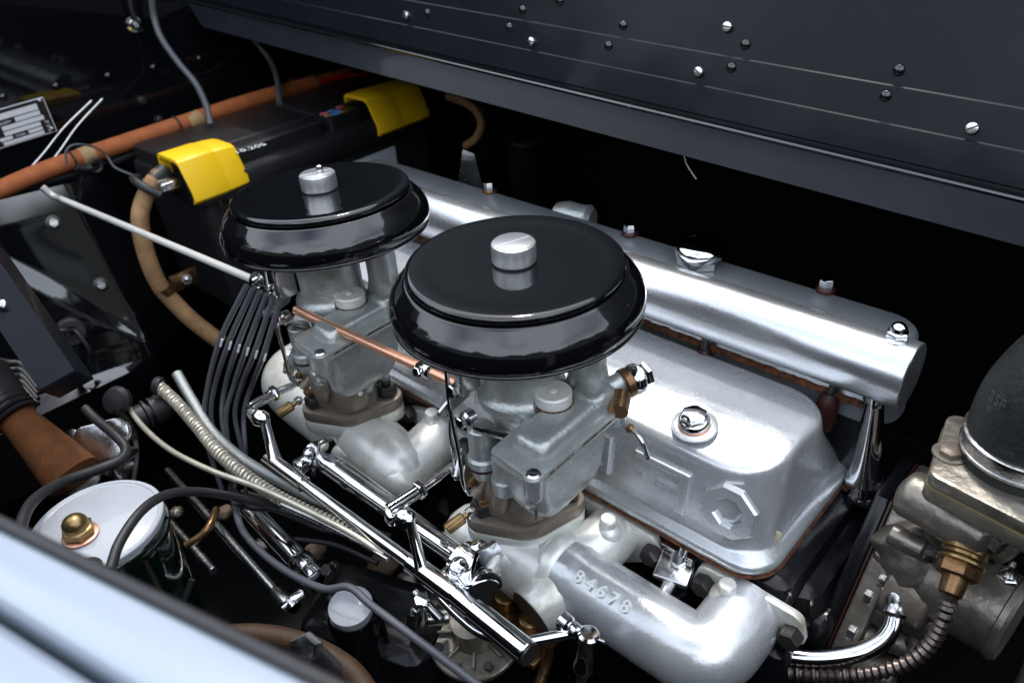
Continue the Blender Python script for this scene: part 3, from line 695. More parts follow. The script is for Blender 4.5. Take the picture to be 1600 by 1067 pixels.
# ------------------------------------------------------------------ air filters
def make_filter():
    L = V((0, 0, 0)); root = thing('air_filter', 'front round glossy black air filter with knurled silver knob', 'air filter', V((0, 0, -.05)), 'round black air filters')
    MB().lathe(L, (0, 0, 1), [(.030, -.0010), (.060, -.0010), (.0690, -.0009), (.0715, -.0007), (.0740, -.0005), (.0835, -.0002), (.0862, -.0006), (.0878, -.0020), (.0882, -.0042), (.0876, -.0062), (.0862, -.0072), (.080, -.009)], 128).build('lid', blackp, root, angle=60)
    MB().lathe(L, (0, 0, 1), [(.078, -.0090), (.0845, -.0084), (.0880, -.0078), (.0898, -.0082), (.0912, -.0096), (.0935, -.0120), (.0965, -.0150), (.0998, -.0187), (.1024, -.0230), (.1040, -.0275), (.1048, -.0320), (.1044, -.0360), (.1034, -.0388), (.1026, -.0400), (.1020, -.0406)], 128, False, False).build('body', blackp, root, angle=60)
    MB().lathe(L, (0, 0, 1), [(.1005, -.0400), (.1030, -.0404), (.1037, -.0411), (.1037, -.0424), (.1026, -.0434), (.0990, -.0452), (.090, -.0470), (.055, -.048), (.036, -.048)], 128, False, True).build('base_pan', blackp, root, angle=60)
    z0 = -.0010
    kn = [(.0165, z0), (.0176, z0+.0012), (.0179, z0+.0025), (.0179, z0+.0150), (.0172, z0+.0162)]
    MB().lathe(L, (0, 0, 1), kn+[(.0165, z0+.0164)], 120, fn=lambda i, k: (1-.018*(i % 2)) if k in (2, 3) else 1).build('knob', knobm, root, angle=50)
    k_ = [c for c in kids(root) if c.name.startswith('knob')][0]
    for s_ in (1, -1):
        pts = [(.0163*math.cos(a), s_*max(.0009, .0163*math.sin(a))) for a in [math.pi*j/24 for j in range(25)]]
        o = MB().prism(pts, .0012, Matrix.Rotation(R(75), 4, 'Z') @ Matrix.Translation((0, 0, z0+.0160)), .0002).build('knob_face', knobm, k_, angle=30)
    return root
flt = make_filter()
ang = R(-3.4)
vdir = V((-.258, 0, 0)) - CAM; vdir.z = 0; vdir.normalize(); axr = V((0, 0, 1)).cross(vdir)
rt = Matrix.Rotation(-ang, 4, axr).to_euler()
f2 = dup(flt, V((-.2585, .0, -.05)), 'rear round glossy black air filter nearest the battery', rt)
p = V((-.2585, .0, .0165))+V((-.003, .006, 0))
tip = MB().lathe(p-V((0, 0, .003)), (0, 0, 1), [(.0035, 0), (.0030, .004), (.0036, .005), (.0030, .008), (.0015, .009)], 12)
o = tip.build('knob_tip', steel, None); tw = o.matrix_basis.copy()
bpy.context.view_layer.update(); o.parent = f2; o.matrix_parent_inverse = f2.matrix_world.inverted()

# ------------------------------------------------------------------ carburettors
def make_carb():
    FZ_ = -.262
    root = thing('carburettor', 'front grey downdraft carburettor with rust stained float bowl', 'carburettor', V((0, 0, -.277)), 'twin downdraft carburettors')
    P = lambda m_, nm, mb, par=root, **k: mb.build(nm, m_, par, **k)
    P(zinc, 'air_horn', MB().lathe((.004, -.004, 0), (0, 0, 1), [(.033, -.049), (.033, -.112), (.037, -.118), (.040, -.120), (.040, -.128), (.036, -.131)], 48))
    P(zinc, 'side_spigot', MB().lathe((.046, .034, 0), (0, 0, 1), [(.016, -.049), (.016, -.10), (.02, -.125)], 28))
    # mid body
    b = MB(); b.prism(hull2([(0, 0, .030), (.034, .026, .016), (-.03, -.012, .012), (.05, -.03, .02)]), .014, zf(-.143), .003, True); P(zinc, 'top_flange', b)
    P(zinc, 'throat', MB().lathe((0, -.002, 0), (0, 0, 1), [(.029, -.143), (.031, -.17), (.030, -.205), (.034, -.222), (.034, -.232), (.028, -.240), (.028, FZ_)], 40))
    b = MB(); b.box((.012, .0, -.178), (.055, .05, .062), Matrix.Rotation(R(8), 3, 'Z'), .006); P(zinc, 'mid_body', b)
    P(zinc_br, 'throttle_body', MB().prism(hull2([(0, -.008, .030), (-.018, -.030, .012)]), .034, zf(-.262), .004, True))
    # float bowl
    bx, by = .058, -.026
    b = MB(); b.loft([[V((x, y, z)) for x, y in rrect(bx+sx, by+sy, w_, h_, r_, 6)] for z, w_, h_, r_, sx, sy in
        ((-.135, .044, .098, .012, 0, 0), (-.160, .043, .096, .014, 0, 0), (-.178, .041, .090, .015, 0, .001), (-.190, .037, .080, .015, 0, .002), (-.199, .029, .066, .013, 0, .003), (-.204, .017, .050, .008, 0, .004))])
    bowl = P(zinc, 'float_bowl', b, angle=60)
    P(zinc, 'drain_boss', MB().lathe((bx, by+.006, -.214), (0, 0, 1), [(.006, 0), (.009, .008), (.011, .014)], 18), bowl)
    lid_o = hull2([(.040, -.074, .007), (.074, -.070, .009), (.080, -.078, .007), (.078, .022, .008), (.074, .034, .010), (.045, .036, .008), (.036, .010, .008)])
    b = MB(); b.prism(lid_o, .0042, zf(-.1352), .0012, True); b.prism(inset(lid_o, .985), .004, zf(-.1298), .0012, True)
    P(zinc, 'bowl_lid', b, angle=30)
    b = MB(); b.prism(inset(lid_o, .992), .0018, zf(-.1312)); P(stain, 'oil_stained_gasket', b)
    b = MB(); b.loft([[V((x, y, z)) for x, y in rrect(.058+sx, -.022+sy, w_, h_, r_, 6)] for z, w_, h_, r_, sx, sy in
        ((-.128, .040, .086, .010, 0, 0), (-.121, .037, .082, .011, 0, 0), (-.117, .034, .078, .011, 0, 0), (-.1145, .028, .072, .010, 0, 0), (-.114, .020, .064, .008, 0, 0))])
    P(zinc, 'lid_dome', b, angle=60)
    b = MB(); b.loft([[V((x, y, z)) for x, y in rrect(.063, .020, w_, h_, .010, 5)] for z, w_, h_ in ((-.127, .034, .034), (-.112, .031, .031), (-.109, .026, .026), (-.108, .018, .018))]); P(zinc, 'inlet_boss', b, angle=60)
    cp_ = P(capm, 'round_cap', MB().lathe((.044, -.010, 0), (0, 0, 1), [(.0150, -.119), (.0157, -.1175), (.0157, -.1045), (.0145, -.1030), (.0135, -.1028)], 40))
    P(capm, 'cap_pin', MB().lathe((.044, -.010, 0), (0, 0, 1), [(.0034, -.1035), (.0034, -.1012), (.0018, -.1005)], 12), cp_)
    P(stain, 'stain_ring', MB().lathe((.044, -.010, 0), (0, 0, 1), [(.0176, -.1185), (.0172, -.1138), (.0165, -.1134)], 40, False, True))
    for (x, y) in ((.080, -.078), (.076, .034)):
        P(zinc, 'screw_lug', MB().lathe((x, y, -.145), (0, 0, 1), [(.0055, -.006), (.0085, 0), (.0085, .0185)], 18))
        q = P(steel, 'lid_screw', MB().lathe((x, y, -.1268), (0, 0, 1), [(.0062, 0), (.0060, .0018), (.0046, .0032)], 18))
        P(steel_dk, 'slot', MB().box((x, y, -.1235), (.0100, .0018, .0010), Matrix.Rotation(.5, 3, 'Z')), q)
    P(stain, 'drip_stain', MB().tube([(.0800, -.0868, -.152), (.0795, -.0800, -.158), (.0790, -.0768, -.166), (.0780, -.0762, -.178)], .0016, 8, 6, lambda t, L: .0022*(1-t)+.0006))
    # fuel union
    P(zinc, 'inlet_arm', MB().cyl((.066, .032, -.118), (.072, .050, -.116), .0095, n=20))
    P(bronze, 'banjo_ring', MB().cyl((.073, .047, -.118), (.076, .054, -.117), .0135, n=28, ch=.001))
    P(chrome, 'banjo_bolt', MB().lathe((.076, .054, -.117), (.35, .9, .1), [(.0125, 0), (.0140, .003), (.0140, .008), (.0115, .011)], 28))
    P(chrome, 'union_nut', MB().hexn((.080, .064, -.116), (.35, .9, .1), .011, .008, 0, .2))
    P(bronze, 'fuel_stub', MB().cyl((.080, .036, -.119), (.088, .020, -.123), .0085, n=18))
    # accelerator pump housing and small cylinders on the near side
    P(zinc, 'pump_housing', MB().lathe((-.010, -.046, 0), (0, 0, 1), [(.009, -.143), (.0118, -.146), (.0120, -.176), (.0145, -.178), (.0145, -.186), (.011, -.20)], 28))
    P(redp, 'pump_gasket', MB().lathe((-.010, -.046, 0), (0, 0, 1), [(.0147, -.1855), (.0149, -.187), (.0147, -.1885)], 28))
    P(zinc, 'jet_housing', MB().lathe((.015, -.046, 0), (0, 0, 1), [(.006, -.160), (.0105, -.163), (.0108, -.188), (.0125, -.190), (.0115, -.205)], 28))
    P(zinc_br, 'lower_boss', MB().lathe((.002, -.044, 0), (0, 0, 1), [(.010, -.200), (.0115, -.215), (.009, -.232), (.0065, -.24)], 24))
    P(zinc_br, 'idle_channel', MB().cyl((-.014, -.030, -.206), (-.018, -.056, -.226), .0075, .006, n=18))
    for (x, y, z) in ((-.018, -.057, -.208), (-.003, -.060, -.222)):
        P(bronze, 'channel_plug', MB().lathe((x, y, z), (-.2, -1, 0), [(.0045, -.004), (.0043, .001), (.0028, .0025)], 18))
    # idle mixture screw
    a = V((-.012, -.062, -.2335)); d = V((-.30, -.90, -.32)).normalized()
    P(steel, 'screw_spring', MB().tube([a+d*(.002+.0016*t/6.28*1.0)+frame(d) @ V((.0045*math.cos(t), .0045*math.sin(t), 0)) for t in [k*.45 for k in range(56)]], .0008, 6, 1, smooth=False))
    P(brass, 'idle_screw', MB().lathe(a+d*.012, d, [(.0030, -.012), (.0030, 0), (.0055, .001), (.0058, .003), (.0058, .018), (.0050, .0195)], 48, fn=lambda i, k: (1-.10*((i//2) % 2)) if k in (3, 4) else 1), angle=30)
    # flange and studs
    fl = hull2([(-.026, -.040, .0165), (0, -.008, .034), (.026, .026, .0165)])
    P(zinc_br, 'base_flange', MB().prism(fl, .0145, zf(-.2770), .0022, True), angle=30)
    for (x, y) in ((-.026, -.040), (.026, .026)):
        P(steel_dk, 'flange_nut', MB().hexn((x, y, FZ_-.0005), (0, 0, 1), .0118, .014, .0, .5))
        P(steel_dk, 'stud_end', MB().cyl((x, y, FZ_+.012), (x, y, FZ_+.021), .0058, n=14, ch=.001))
    # throttle spindle levers and return links on the outer side
    P(steel, 'spindle', MB().cyl((-.050, -.022, -.236), (.03, -.012, -.236), .0042, n=14))
    P(steel, 'throttle_lever', MB().prism(hull2([(0, 0, .008), (.006, .034, .0055)]), .0028, mtx((-.048, -.030, -.242), (0, -1, 0), (-.1, 0, 1)), .0006))
    P(steel, 'fast_idle_cam', MB().prism(hull2([(0, 0, .010), (.016, .004, .004), (-.004, .014, .005)]), .0024, mtx((-.036, -.05, -.205), (.5, -.85, 0), (0, 0, 1)), .0005))
    P(steel, 'cam_screw', MB().hexn((-.037, -.055, -.205), (-.5, -.8, .1), .0058, .006))
    P(chrome, 'pump_link', MB().tube([(-.030, -.058, -.075), (-.028, -.062, -.12), (-.022, -.064, -.165), (-.016, -.068, -.2), (-.012, -.066, -.212)], .0021, 10))
    P(chrome, 'choke_link', MB().tube([(-.040, -.050, -.13), (-.040, -.056, -.17), (-.034, -.056, -.21), (-.026, -.052, -.232)], .0018, 10))
    P(steel, 'choke_lever', MB().prism(hull2([(0, 0, .008), (.024, .004, .005)]), .0024, mtx((-.030, -.045, -.118), (-.1, -.9, -.2), (0, .2, -1)), .0005))
    P(steel, 'choke_bracket', MB().box((-.024, -.042, -.090), (.010, .022, .05), bev=.002))
    P(chrome, 'choke_screw', MB().hexn((-.022, -.058, -.105), (-.2, -1, .2), .006, .006))
    P(steel, 'choke_swivel', MB().lathe((-.010, -.060, -.128), (-.1, -1, .1), [(.0075, -.006), (.0075, .002), (.005, .004)], 18))
    P(chrome, 'swivel_screw', MB().hexn((-.010, -.0645, -.128), (-.1, -1, .1), .0052, .005))
    P(steel, 'linkage_arm', MB().box((.008, -.050, -.140), (.034, .004, .008), Matrix.Rotation(R(20), 3, 'Z'), .001))
    P(brass, 'lid_needle', MB().lathe((.088, .036, -.150), (1, -.2, -.1), [(.004, 0), (.0045, .003), (.0025, .005)], 14))
    P(steel, 'tickler_lever', MB().tube([(.091, .036, -.1505), (.103, .034, -.156), (.110, .034, -.172)], .0022, 8))
    return root
carb = make_carb()
carb2 = dup(carb, V((-.272, .0, -.277)), 'rear grey downdraft carburettor beneath the filter nearest the battery')

# ------------------------------------------------------------------ intake manifolds
def blend(rings, mb): mb.loft(rings)
def make_manifold():
    z0 = -.277
    root = thing('intake_manifold', 'front cast aluminium intake manifold with raised casting number 84678', 'manifold', V((0, 0, -.35)), 'cast intake manifolds')
    P = lambda m_, nm, mb, par=root, **k: mb.build(nm, m_, par, **k)
    fl = hull2([(-.026, -.040, .0165), (0, -.008, .034), (.026, .026, .0165)])
    P(alu_cast, 'carburettor_pad', MB().prism(fl, .016, zf(z0-.0165), .002, True), angle=30)
    # riser spreading into the plenum: lofted rings
    rs = []
    for k in range(15):
        t = k/14; z = z0-.014-.052*t
        g = 1+.40*math.sin(t*math.pi/2)
        c = V((0.006*t, -.010+.006*t, z)); ring = []
        for j in range(40):
            a = 2*math.pi*j/40
            rx = (.032+.028*t**1.3); ry = (.030+.018*t**1.3)
            ring.append(c+V((rx*math.cos(a), ry*math.sin(a), 0)))
        rs.append(ring)
    for t in (.45, .8, 1.0):
        ring = []; z = z0-.066-.030*t
        for j in range(40):
            a = 2*math.pi*j/40; q = math.sqrt(max(0, 1-t*t*.92)); ring.append(V((.006+.060*q*math.cos(a), -.004+.048*q*math.sin(a), z)))
        rs.append(ring)
    P(alu_cast, 'plenum', MB().loft(rs), angle=70)
    # left dome
    P(alu_cast, 'plenum_end', MB().lathe((.01, -.028, -.318), (-1, -.12, .05), [(.034, -.03), (.035, .02), (.0345, .05), (.032, .066), (.026, .078), (.016, .086), (.006, .088)], 36), angle=70)
    # round end port
    P(alu_cast, 'port', MB().lathe((.056, -.028, -.322), (-.15, -1, -.22), [(.029, -.03), (.028, .012), (.0265, .022), (.0258, .034), (.0248, .0355)], 40))
    P(steel_dk, 'port_plug', MB().lathe(V((.056, -.028, -.322))+V((-.15, -1, -.22)).normalized()*.0350, (-.15, -1, -.22), [(.0245, 0), (.0235, .0016), (.012, .0020)], 36))
    # long runner along the engine, then elbow to the head
    RZ, RY, RR = -.318, -.012, .034
    path = [V((.030, RY, RZ)), V((.075, RY, RZ)), V((.12, RY, RZ)), V((.165, RY, RZ)), V((.192, RY+.002, RZ)), V((.2055, RY+.016, RZ+.002)), V((.208, RY+.035, RZ+.004)), V((.208, RY+.055, RZ+.006)), V((.208, RY+.070, RZ+.007))]
    P(alu, 'long_runner', MB().tube(path, RR, 40, 8, lambda t, L: RR*(1.06 if t < .12 else 1.0)), angle=70)
    # seam ring between plenum and runner
    P(alu_cast, 'seam_collar', MB().lathe((.046, RY, RZ), (1, 0, 0), [(.036, -.012), (.0395, -.006), (.0400, 0), (.0380, .006), (.034, .012)], 40), angle=70)
    # near runner to the head
    path = [V((.03, -.008, -.314)), V((.05, .01, -.312)), V((.062, .03, -.308)), V((.064, .055, -.306))]
    P(alu_cast, 'short_runner', MB().tube(path, .028, 32, 8), angle=70)
    for (x, y, z) in ((.069, .034, -.279), (.193, .040, -.2835)):
        q = P(alu_cast, 'runner_boss', MB().lathe((x, y, z-.012), (0, 0, 1), [(.0155, 0), (.014, .007), (.0095, .011), (.0082, .012), (.0082, .0195), (.0070, .021)], 24))
    # flange plates on the head
    for c0, wd2 in ((.064, .088), (.208, .088)):
        poly = hull2([(-wd2/2, .004, .010), (0, -.002, .032), (wd2/2, .004, .010), (-wd2/2+.004, .018, .010), (wd2/2-.004, .018, .010)])
        P(alu_cast, 'head_flange', MB().prism(poly, .0085, mtx((c0, .0585, -.310), (1, 0, 0), (0, 0, 1)), .0015, True), angle=30)
    for x, z in ((.112, -.300), (.168, -.300), (.252, -.302), (.022, -.300)):
        P(steel_dk, 'flange_bolt', MB().hexn((x, .0500, z), (0, -1, 0), .0105, .013, 0, .3))
    # raised casting number
    for i, ch in enumerate('84678'):
        x = .082+.0128*i; a = R(62)
        c = V((x, RY-RR*.999*math.cos(a), RZ+RR*.999*math.sin(a)))
        M = mtx(c, (1, 0, 0), (0, math.sin(a), math.cos(a)))
        text('casting_digit', ch, .0165, M, alu_cast, root, .0024, .0005)
    return root
mani = make_manifold()
# clamp stud between the ports
cl = thing('manifold_clamp', 'plated clamp stud and square bridge between the two manifold ports', 'clamp', at(1040, 945, z=-.32))
p = at(1063, 890, z=-.305)
MB().cyl(at(1030, 945, z=-.325), at(1050, 905, z=-.305), .0068, .0075, n=20, ch=.001).build('stud', steel, cl)
MB().box(at(1055, 888, z=-.30), (.034, .030, .010), Matrix.Rotation(R(18), 3, 'X') @ Matrix.Rotation(R(12), 3, 'Z'), .002).build('bridge', steel, cl)
MB().hexn(at(1062, 875, z=-.293), (0, -.5, .8), .0078, .010).build('nut', chrome, cl)
MB().cyl(at(1066, 868, z=-.285), at(1070, 856, z=-.278), .0045, n=12).build('stud_end', steel, cl)
MB().box(at(1062, 858, z=-.288), (.034, .012, .005), None, .001).build('tab', steel, cl)
blkp = thing('black_bracket', 'glossy black bracket seen in the gap between the manifold ports', 'bracket', at(1000, 900, z=-.35))
MB().box(at(1010, 905, z=-.352), (.10, .055, .018), Matrix.Rotation(R(10), 3, 'X'), .006).build('plate', blackp, blkp)
MB().tube([at(940, 890, z=-.345), at(1000, 930, z=-.345), at(1040, 960, z=-.345), at(1075, 975, z=-.345)], .007, 14).build('rolled_edge', blackp, blkp)

# rear manifold: mirrored pipework (runner to the left)
def make_rear_manifold():
    X0 = -.272; z0 = -.277
    root = thing('intake_manifold', 'rear cast aluminium intake manifold beside the ignition leads', 'manifold', V((X0, 0, -.35)), 'cast intake manifolds')
    P = lambda m_, nm, mb, par=root, **k: mb.build(nm, m_, par, **k)
    fl = [(x+X0, y) for x, y in hull2([(-.026, -.040, .0165), (0, -.008, .034), (.026, .026, .0165)])]
    P(alu_cast, 'carburettor_pad', MB().prism(fl, .016, zf(z0-.0165), .002, True), angle=30)
    rs = []
    for k in range(15):
        t = k/14; z = z0-.014-.052*t; c = V((X0+.006*t, -.010+.006*t, z))
        rs.append([c+V(((.032+.028*t**1.3)*math.cos(a), (.030+.018*t**1.3)*math.sin(a), 0)) for a in [2*math.pi*j/40 for j in range(40)]])
    for t in (.45, .8, 1.0):
        q = math.sqrt(max(0, 1-t*t*.92)); rs.append([V((X0+.006+.060*q*math.cos(a), -.004+.048*q*math.sin(a), z0-.066-.030*t)) for a in [2*math.pi*j/40 for j in range(40)]])
    P(alu_cast, 'plenum', MB().loft(rs), angle=70)
    P(alu_cast, 'long_runner', MB().tube([V((X0+.0, -.012, -.318)), V((X0-.06, -.012, -.315)), V((X0-.12, -.010, -.312)), V((X0-.150, -.004, -.311)), V((X0-.166, .012, -.310)), V((X0-.170, .035, -.310)), V((X0-.170, .06, -.310))], .036, 40, 8), angle=70)
    # right port: plenum runs forward and ends in a rounded bend towards the head
    P(alu_cast, 'short_runner', MB().lathe((X0+.095, -.048, -.322), (-.08, 1, .12), [(.006, -.004), (.018, -.001), (.026, .006), (.0305, .016), (.031, .03), (.030, .10), (.030, .13)], 36), angle=70)
    P(alu_cast, 'bridge_pipe', MB().lathe((X0+.02, -.012, -.316), (1, -.10, 0), [(.042, 0), (.041, .02), (.039, .05), (.037, .068), (.032, .084), (.022, .095), (.008, .100)], 36), angle=70)
    P(alu_cast, 'runner_boss', MB().lathe((X0+.083, .042, -.292), (0, 0, 1), [(.0155, 0), (.014, .007), (.0095, .011), (.0082, .012), (.0082, .0195), (.0070, .021)], 24))
    poly = hull2([(-.05, .004, .010), (0, -.002, .032), (.044, .004, .010)])
    P(alu_cast, 'head_flange', MB().prism(poly, .0085, mtx((X0+.085, .0585, -.310), (1, 0, 0), (0, 0, 1)), .0015, True), angle=30)
    for x in (.035, .132): P(steel_dk, 'flange_bolt', MB().hexn((X0+x, .0500, -.300), (0, -1, 0), .0105, .013, 0, .3))
    return root
make_rear_manifold()

# ------------------------------------------------------------------ throttle linkage
SZ, SY = -.272, -.095
ln = thing('throttle_shafts', 'chromed parallel throttle shafts with clamp brackets along the manifolds', 'linkage', at(600, 830, z=-.29))
def C(m_, nm, mb, **k): return mb.build(nm, m_, ln, **k)
sa, sb = at(505, 722, z=SZ), at(735, 882, z=SZ)
C(chrome, 'main_shaft', MB().cyl(sa, sb, .0098, n=32))
C(chrome, 'rear_shaft', MB().cyl(at(520, 716, z=-.285), at(775, 905, z=-.285), .0065, n=24))
ra, rb, rc_ = at(428, 716, z=-.262), at(655, 888, z=-.262), at(822, 1018, z=-.262)
C(chrome, 'outer_shaft', MB().cyl(at(468, 752, z=-.262), rb, .0062, n=28))
C(chrome, 'outer_sleeve', MB().cyl(at(418, 717, z=-.262), at(475, 757, z=-.262), .0088, n=28, ch=.001))
C(chrome, 'outer_sleeve', MB().cyl(at(642, 878, z=-.262), at(712, 930, z=-.262), .0095, n=28, ch=.001))
C(chrome, 'outer_shaft', MB().cyl(at(700, 920, z=-.262), at(745, 957, z=-.262), .0085, n=28, ch=.001))
C(chrome, 'end_sleeve', MB().cyl(at(740, 952, z=-.262), at(825, 1020, z=-.262), .0105, n=32, ch=.001))
e_ = at(826, 1021, z=-.262); C(steel_dk, 'sleeve_end', MB().cyl(e_, e_+(rc_-rb).normalized()*.002, .0100, n=32))
C(chrome, 'twin_pipe', MB().tube([at(690, 935, z=-.30), at(720, 965, z=-.30), at(750, 988, z=-.30), at(790, 1000, z=-.30)], .0045, 16))
C(chrome, 'twin_pipe', MB().cyl(at(758, 962, z=-.285), at(820, 1005, z=-.285), .0040, n=16))
def bracket(px, py, s_, tri):
    p = at(px, py, z=SZ+.002); d = (sb-sa).normalized(); side = d.cross(V((0, 0, 1))).normalized()
    if side.y > 0: side = -side
    # saddle blocks around the two shafts
    C(chrome, 'saddle', MB().lathe(p-d*.010*s_, d, [(.0135*s_, 0), (.0165*s_, .002), (.0165*s_, .016*s_), (.0140*s_, .019*s_)], 28))
    C(chrome, 'saddle_bridge', MB().box(p+side*.014*s_+V((0, 0, .002)), (.020*s_, .032*s_, .014*s_), Matrix((d, -side, V((0, 0, 1)))).transposed(), .004))
    for k in (-1, 1):
        C(chrome, 'saddle_bolt', MB().lathe(p+d*.002+V((0, 0, .010*s_))+side*(.010*k*s_), V((0, -.2, 1)), [(.0075*s_, -.008), (.0078*s_, .003), (.0060*s_, .007), (.003*s_, .0085)], 20))
    if tri:
        C(chrome, 'support_web', MB().prism([(-.024*s_, 0), (.024*s_, -.002), (.012*s_, .032*s_), (-.006*s_, .036*s_)], .0045, mtx(p+d*.014*s_-side*.002-V((0, 0, .006)), -side, (0, .15, 1)), .001, True))
bracket(497, 712, .92, True); bracket(733, 886, 1.25, True)
C(black_eng, 'clamp_face', MB().lathe(at(752, 922, z=-.275), (.9, -.42, -.2), [(.020, -.004), (.021, 0), (.0195, .0012)], 32))
C(chrome, 'clamp_ring', MB().lathe(at(742, 915, z=-.275), (.9, -.42, -.2), [(.0185, -.006), (.0215, -.004), (.0215, .007), (.020, .009)], 32))
def lever(px0, py0, z0_, px1, py1, z1_, k):
    a, b = at(px0, py0, z=z0_), at(px1, py1, z=z1_); d = (b-a).normalized()
    side = d.cross(V((.7, .7, 0))).normalized(); F = Matrix((side, d.cross(side), d)).transposed(); L = (b-a).length
    o = MB(); rs = []
    for t, w_, h_ in ((0, .0105, .0060), (.15, .0085, .0052), (.5, .0065, .0045), (.85, .0058, .0042), (1, .0068, .0045)):
        c = a+d*L*t; rs.append([c+F @ V((x, y, 0)) for x, y in rrect(0, 0, w_*2, h_*2, .003, 3)])
    C(chrome, 'lever', o.loft(rs), angle=50)
    C(chrome, 'lever_ball', MB().lathe(b-V((.004, .002, 0)), V((.3, -.5, .5)), [(.0050, -.008), (.0085, -.005), (.0095, 0), (.0085, .005), (.0045, .008)], 20))
    for i in range(6):
        q = a+d*L*(.28+.08*i)-_f*.0050; C(chrome, 'stamped_mark', MB().cyl(q, q-_f*.0012, .0011, n=8))
lever(430, 722, -.262, 413, 655, -.222, 0); lever(660, 890, -.262, 640, 812, -.222, 1)
def link(a, b, c, label):
    A, B, D = (at(q[0], q[1], z=q[2]) for q in (a, b, c)); d = (D-A).normalized()
    t = thing('adjusting_link', label, 'link', A, 'chrome adjusting links')
    MB().cyl(A, B, .0062, n=24, ch=.001).build('socket', chrome, t)
    MB().hexn(B, d, .0088, .006).build('lock_nut', chrome, t)
    MB().cyl(B+d*.006, B.lerp(D, .45), .0042, n=16).build('threaded_rod', chrome, t)
    MB().cyl(B.lerp(D, .45), D, .0034, n=16).build('plain_rod', chrome, t)
    MB().lathe(A+V((.003, .001, -.002)), V((0, 0, -1)), [(.0060, 0), (.0070, .005), (.0050, .012)], 18).build('ball_cup', chrome, t)
link((390, 638, -.215), (425, 616, -.215), (492, 588, -.222), 'chrome adjusting link pointing at the rear carburettor')
link((606, 797, -.215), (652, 768, -.215), (724, 716, -.222), 'chrome adjusting link pointing at the front carburettor')
# lower cross link and vertical rod
cr_ = thing('cross_link', 'chrome cross rod with ball joints below the front manifold', 'link', at(870, 1000, z=-.30))
MB().cyl(at(818, 1003, z=-.285), at(896, 988, z=-.285), .0045, n=16).build('rod', chrome, cr_)
MB().lathe(at(884, 972, z=-.28), at(905, 990, z=-.28)-at(884, 972, z=-.28), [(.0050, -.006), (.0078, -.004), (.0078, .004), (.0055, .006), (.0068, .008), (.0068, .014), (.0045, .016)], 20).build('ball_socket', chrome, cr_)
MB().cyl(at(898, 985, z=-.28), at(945, 1003, z=-.28), .0032, .0018, n=14).build('pin', steel, cr_)
vr = thing('drop_rod', 'vertical chrome rod end hanging from the cross rod', 'rod', at(912, 1060, z=-.34))
a, b = at(920, 990, z=-.275), at(911, 1048, z=-.325)
MB().lathe(a, b-a, [(.0070, -.002), (.0092, 0), (.0092, .004), (.0078, .006), (.0078, (b-a).length*.72), (.0092, (b-a).length*.78), (.0092, (b-a).length*.92), (.006, (b-a).length)], 24).build('barrel', chrome, vr)
MB().cyl(b, b+(b-a).normalized()*.08, .0048, n=16).build('rod', steel_dk, vr)
# long rods across the carburettors
lr = thing('long_control_rod', 'long thin steel rod from the footwell panel to the rear carburettor', 'rod', at(400, 440, z=-.105))
A_, B_ = at(66, 292, x=-.846), at(398, 438, z=-.105)
MB().tube([A_, at(84, 306, x=-.84), at(110, 317, x=-.82), B_.lerp(at(110, 317, x=-.82), .5), B_], .0044, 16, 8).build('rod', pale_rod, lr)
MB().lathe(B_-(B_-A_).normalized()*.002, (B_-A_), [(.0062, 0), (.0072, .002), (.0072, .008), (.0055, .010)], 18).build('end_clamp', chrome, lr)
MB().hexn(B_+V((.006, 0, .004)), (0, -.5, 1), .0062, .006).build('clamp_screw', chrome, lr)
MB().box(B_+V((.016, .004, -.006)), (.018, .010, .010), bev=.002).build('swivel', chrome, lr)
cpr = thing('copper_rod', 'copper coloured link rod between the two carburettors', 'rod', at(585, 540, z=-.118))
A_, B_ = at(462, 484, z=-.118), at(714, 600, z=-.118); d = (B_-A_).normalized()
MB().cyl(A_, B_, .0048, n=24, ch=.0006).build('rod', copper, cpr)
q = A_.lerp(B_, .83); MB().box(q, (.018, .012, .013), bev=.003).build('clamp_block', chrome, cpr); MB().hexn(q+V((0, -.007, .002)), (0, -1, .3), .005, .005).build('clamp_screw', chrome, cpr)

# ------------------------------------------------------------------ ignition leads
L0 = [[(385+10.6*i, 446+4.5*i, -.10), (344+13.6*i, 530+4.5*i, -.17), (324+13.8*i, 602-.5*i, -.24), (320+11.8*i, 655-2*i, -.28), (334+10.0*i, 712-2*i, -.32), (352+8*i, 765-4*i, -.36)] for i in range(6)]
names = ['outermost grey ignition lead of the bundle, farthest left', 'second grey ignition lead from the left', 'third grey ignition lead from the left in the bundle', 'third grey ignition lead from the right in the bundle', 'second grey ignition lead from the right', 'innermost grey ignition lead, nearest the rear carburettor']
for i, pts in enumerate(L0):
    pts = [(a+(0, 0, 1.5, 3, 5, 7)[k]*math.sin(i*2.3+k*1.1), b, c+.004*math.sin(i*1.7+k)*(k > 1)) for k, (a, b, c) in enumerate(pts)]
    t = thing('ignition_lead', names[i], 'ignition lead', at(*pts[2][:2], z=pts[2][2]), 'bundle of ignition leads')
    MB().tube([at(a, b, z=c+.0005*i) for a, b, c in pts], .0029, 14, 14).build('sheath', lead_m, t)
    a = at(pts[1][0]+5.5, pts[1][1]+0, z=-.168); b = at(pts[1][0]+2.5, pts[1][1]+11, z=-.178)
    MB().cyl(a-_f*.004, b-_f*.004, .0013, n=8).build('clip', white, t)

